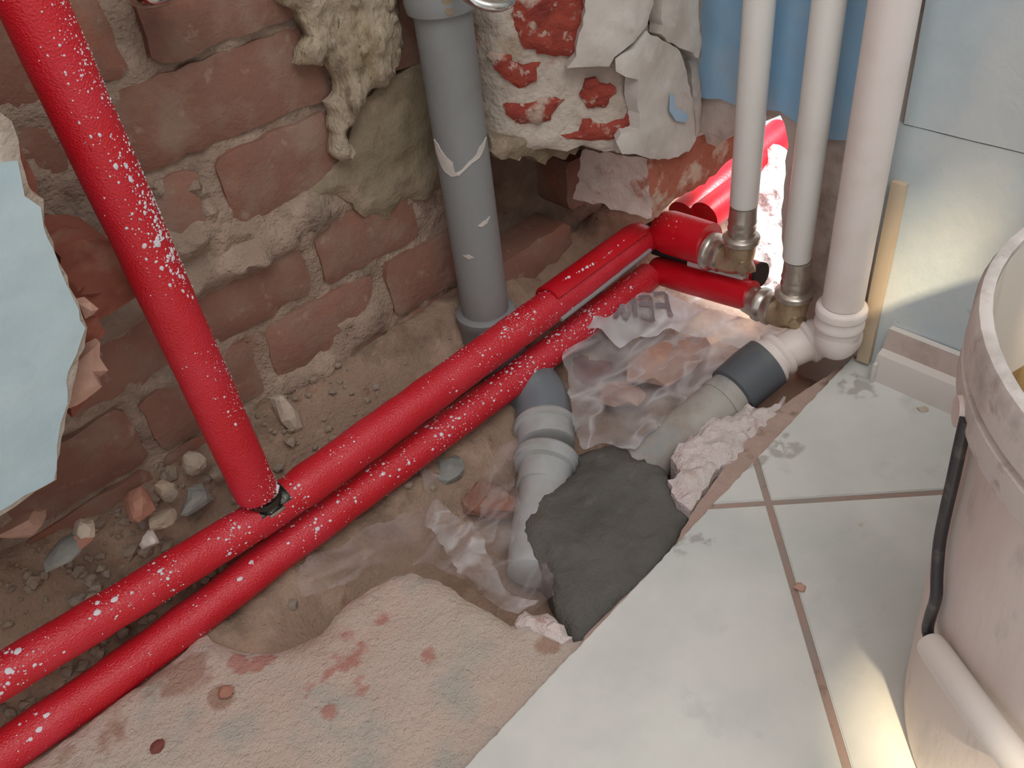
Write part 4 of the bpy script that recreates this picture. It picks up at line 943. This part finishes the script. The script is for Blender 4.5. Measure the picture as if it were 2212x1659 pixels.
# -- tuft of mineral wool hanging beside the soil stack
wl_ = [(590, -260), (600, -60), (612, 10), (650, 24), (668, 60), (676, 84), (660, 128), (656, 148), (676, 150), (690, 146), (704, 126), (722, 122), (734, 158), (744, 178), (738, 206), (724, 224), (728, 252), (734, 300), (736, 340), (752, 352), (768, 348), (772, 330), (758, 312), (754, 286), (772, 272), (786, 236), (802, 204), (812, 194), (832, 200), (848, 192), (862, 150), (872, 110), (874, 60), (868, 0), (866, -260)]
def wool_h(u, v): return .006 + fbm(u, v * .6, 45, 6) * .007 + fbm(u * 1.8, v * .5, 170, 3, 3) * .004
V, Fc = relief(uvY(wl_, YB - .02), .0045, mapYf(YB - .018), wool_h, .016, amp=.0045, seed=161, edge=.008)
wool = obj('insulation_tuft', V, Fc, 'wool', angle=80); tag(wool, 'ragged beige insulation wool hanging on the bricks beside the grey pipe', 'insulation')

# -- metal bits peeping in at the top edge
c0 = px(322, -34, 'Y', .095)
V, Fc = lathe(c0 + Vector((0, 0, -.0135)), (0, 0, 1), [(0, .004), (.001, .010), (.004, .0145), (.009, .0165), (.016, .0165), (.018, .0150), (.020, .0150), (.021, .0185), (.03, .0185), (.05, .0185)], 32)
tag(obj('chrome_cap', V, Fc, 'chrome'), 'shiny chrome cap peeping in at the upper left edge', 'valve cap')
c1 = px(1048, -26, 'Y', .045)
ring = [c1 + Vector((math.cos(t) * .021, math.sin(t) * .021, math.sin(t) * .010)) for t in np.linspace(0, 2 * math.pi, 41)]
V, Fc = sweep(ring, .0042, 12, cap=False); tag(obj('clamp_ring', V, Fc, 'steel'), 'metal clamp ring at the top of the grey soil pipe', 'clamp')

# -- crumpled white sheeting lit behind the opening
def px_lean(x, y):
    r = ray(x, y); t = (.125 + .021 - CAM[0] + .7 * CAM[2]) / (r[0] - .7 * r[2]); p = CAM + t * r
    return (p[1], p[2])
V, Fc = relief([px_lean(x, y) for x, y in [(1655, 322), (1690, 316), (1715, 340), (1735, 420), (1760, 640), (1600, 690), (1560, 640), (1600, 560), (1625, 470), (1640, 400)]], .005,
               lambda u, v, h: (.125 + (v + .03) * .7 - h * .82, u, v + h * .57), lambda u, v: .010 * crumple(u, v, 44, 4) + .005 * crumple(u, v, 120, 8), .010, amp=.005, seed=171)
tag(obj('white_sheeting', V, Fc, 'white_film_bright', angle=70), 'crumpled bright white sheeting seen through the corner opening', 'sheeting')

# -- bucket
BX, BY, BH = -.262, -.552, .335
bk = empty('bucket', (BX, BY, 0), 'used white plastic bucket with dirty rim standing on the tiles', 'bucket')
R0, R1 = .150, .170
prof_o = [(.0, R0 - .004), (.003, R0), (BH - .052, R0 + (R1 - R0) * .84)]
V, Fc = lathe((BX, BY, 0), (0, 0, 1), [(0, .0004), (0, R0 - .004), (.003, R0), (.10, R0 + .006), (.20, R0 + .012), (BH - .03, R1 - .003)], 72, cap=False); obj('body', V, Fc, 'bucket_white', bk)
V, Fc = lathe((BX, BY, BH - .050), (0, 0, 1), [(0, R1 - .004), (0, R1 + .003), (.003, R1 + .004), (.018, R1 + .0045), (.019, R1 + .001), (.023, R1 + .001), (.024, R1 + .0045), (.044, R1 + .005), (.049, R1 + .003), (.050, R1), (.049, R1 - .003), (.02, R1 - .0035)], 72, cap=False); obj('rim', V, Fc, 'bucket_rim', bk)
V, Fc = lathe((BX, BY, 0), (0, 0, 1), [(BH - .004, R1 - .0032), (BH - .07, R1 - .007), (BH - .11, R1 - .010)], 72, cap=False); obj('inner_wall', V, Fc, 'bucket_inside', bk)
V, Fc = lathe((BX, BY, 0), (0, 0, 1), [(BH - .105, R1 - .0098), (.16, R0 + .002), (.12, R0 - .001), (.118, .02), (.118, .0005)], 72, cap=False); obj('dried_residue', V, Fc, 'bucket_residue', bk)
def bxy(x, y, r0=None):
    # point of the bucket's outer wall under a pixel
    d = ray(x, y); best = None
    for it in range(30):
        r = R0 if best is None else R0 + (R1 - R0) * min(max(best.z / BH, 0), 1)
        best = px_cyl(x, y, BX, BY, r + (.006 if r0 is None else r0))
    return best
wire_px = [(2088, 905), (2075, 960), (2060, 1030), (2044, 1100), (2030, 1170), (2024, 1240), (2022, 1290), (2010, 1330), (2004, 1365), (2018, 1398)]
wp = [bxy(x, y) for x, y in wire_px]
V, Fc = sweep(spline(wp, 5), .0034, 12); hd = obj('handle_wire', V, Fc, 'wire_dark', bk, label='dark wire handle')
ga, gb_ = bxy(2010, 1392, .010), bxy(2120, 1545, .012); gc = bxy(2232, 1690, .014)
gp = spline([ga, gb_, gc], 8); V, Fc = sweep([gp[0], gp[0] + (gp[1] - gp[0]) * .02] + gp[1:], [.006, .0080] + [.0085] * (len(gp) - 1), 24); obj('handle_grip', V, Fc, 'grip_white', bk, label='white plastic handle grip')
ear = bxy(2092, 890, .003); V, Fc = lathe(ear - (ear - Vector((BX, BY, ear.z))).normalized() * .004, ear - Vector((BX, BY, ear.z)), [(0, .012), (.004, .012), (.006, .009), (.010, .008)], 20); obj('handle_ear', V, Fc, 'bucket_white', bk)
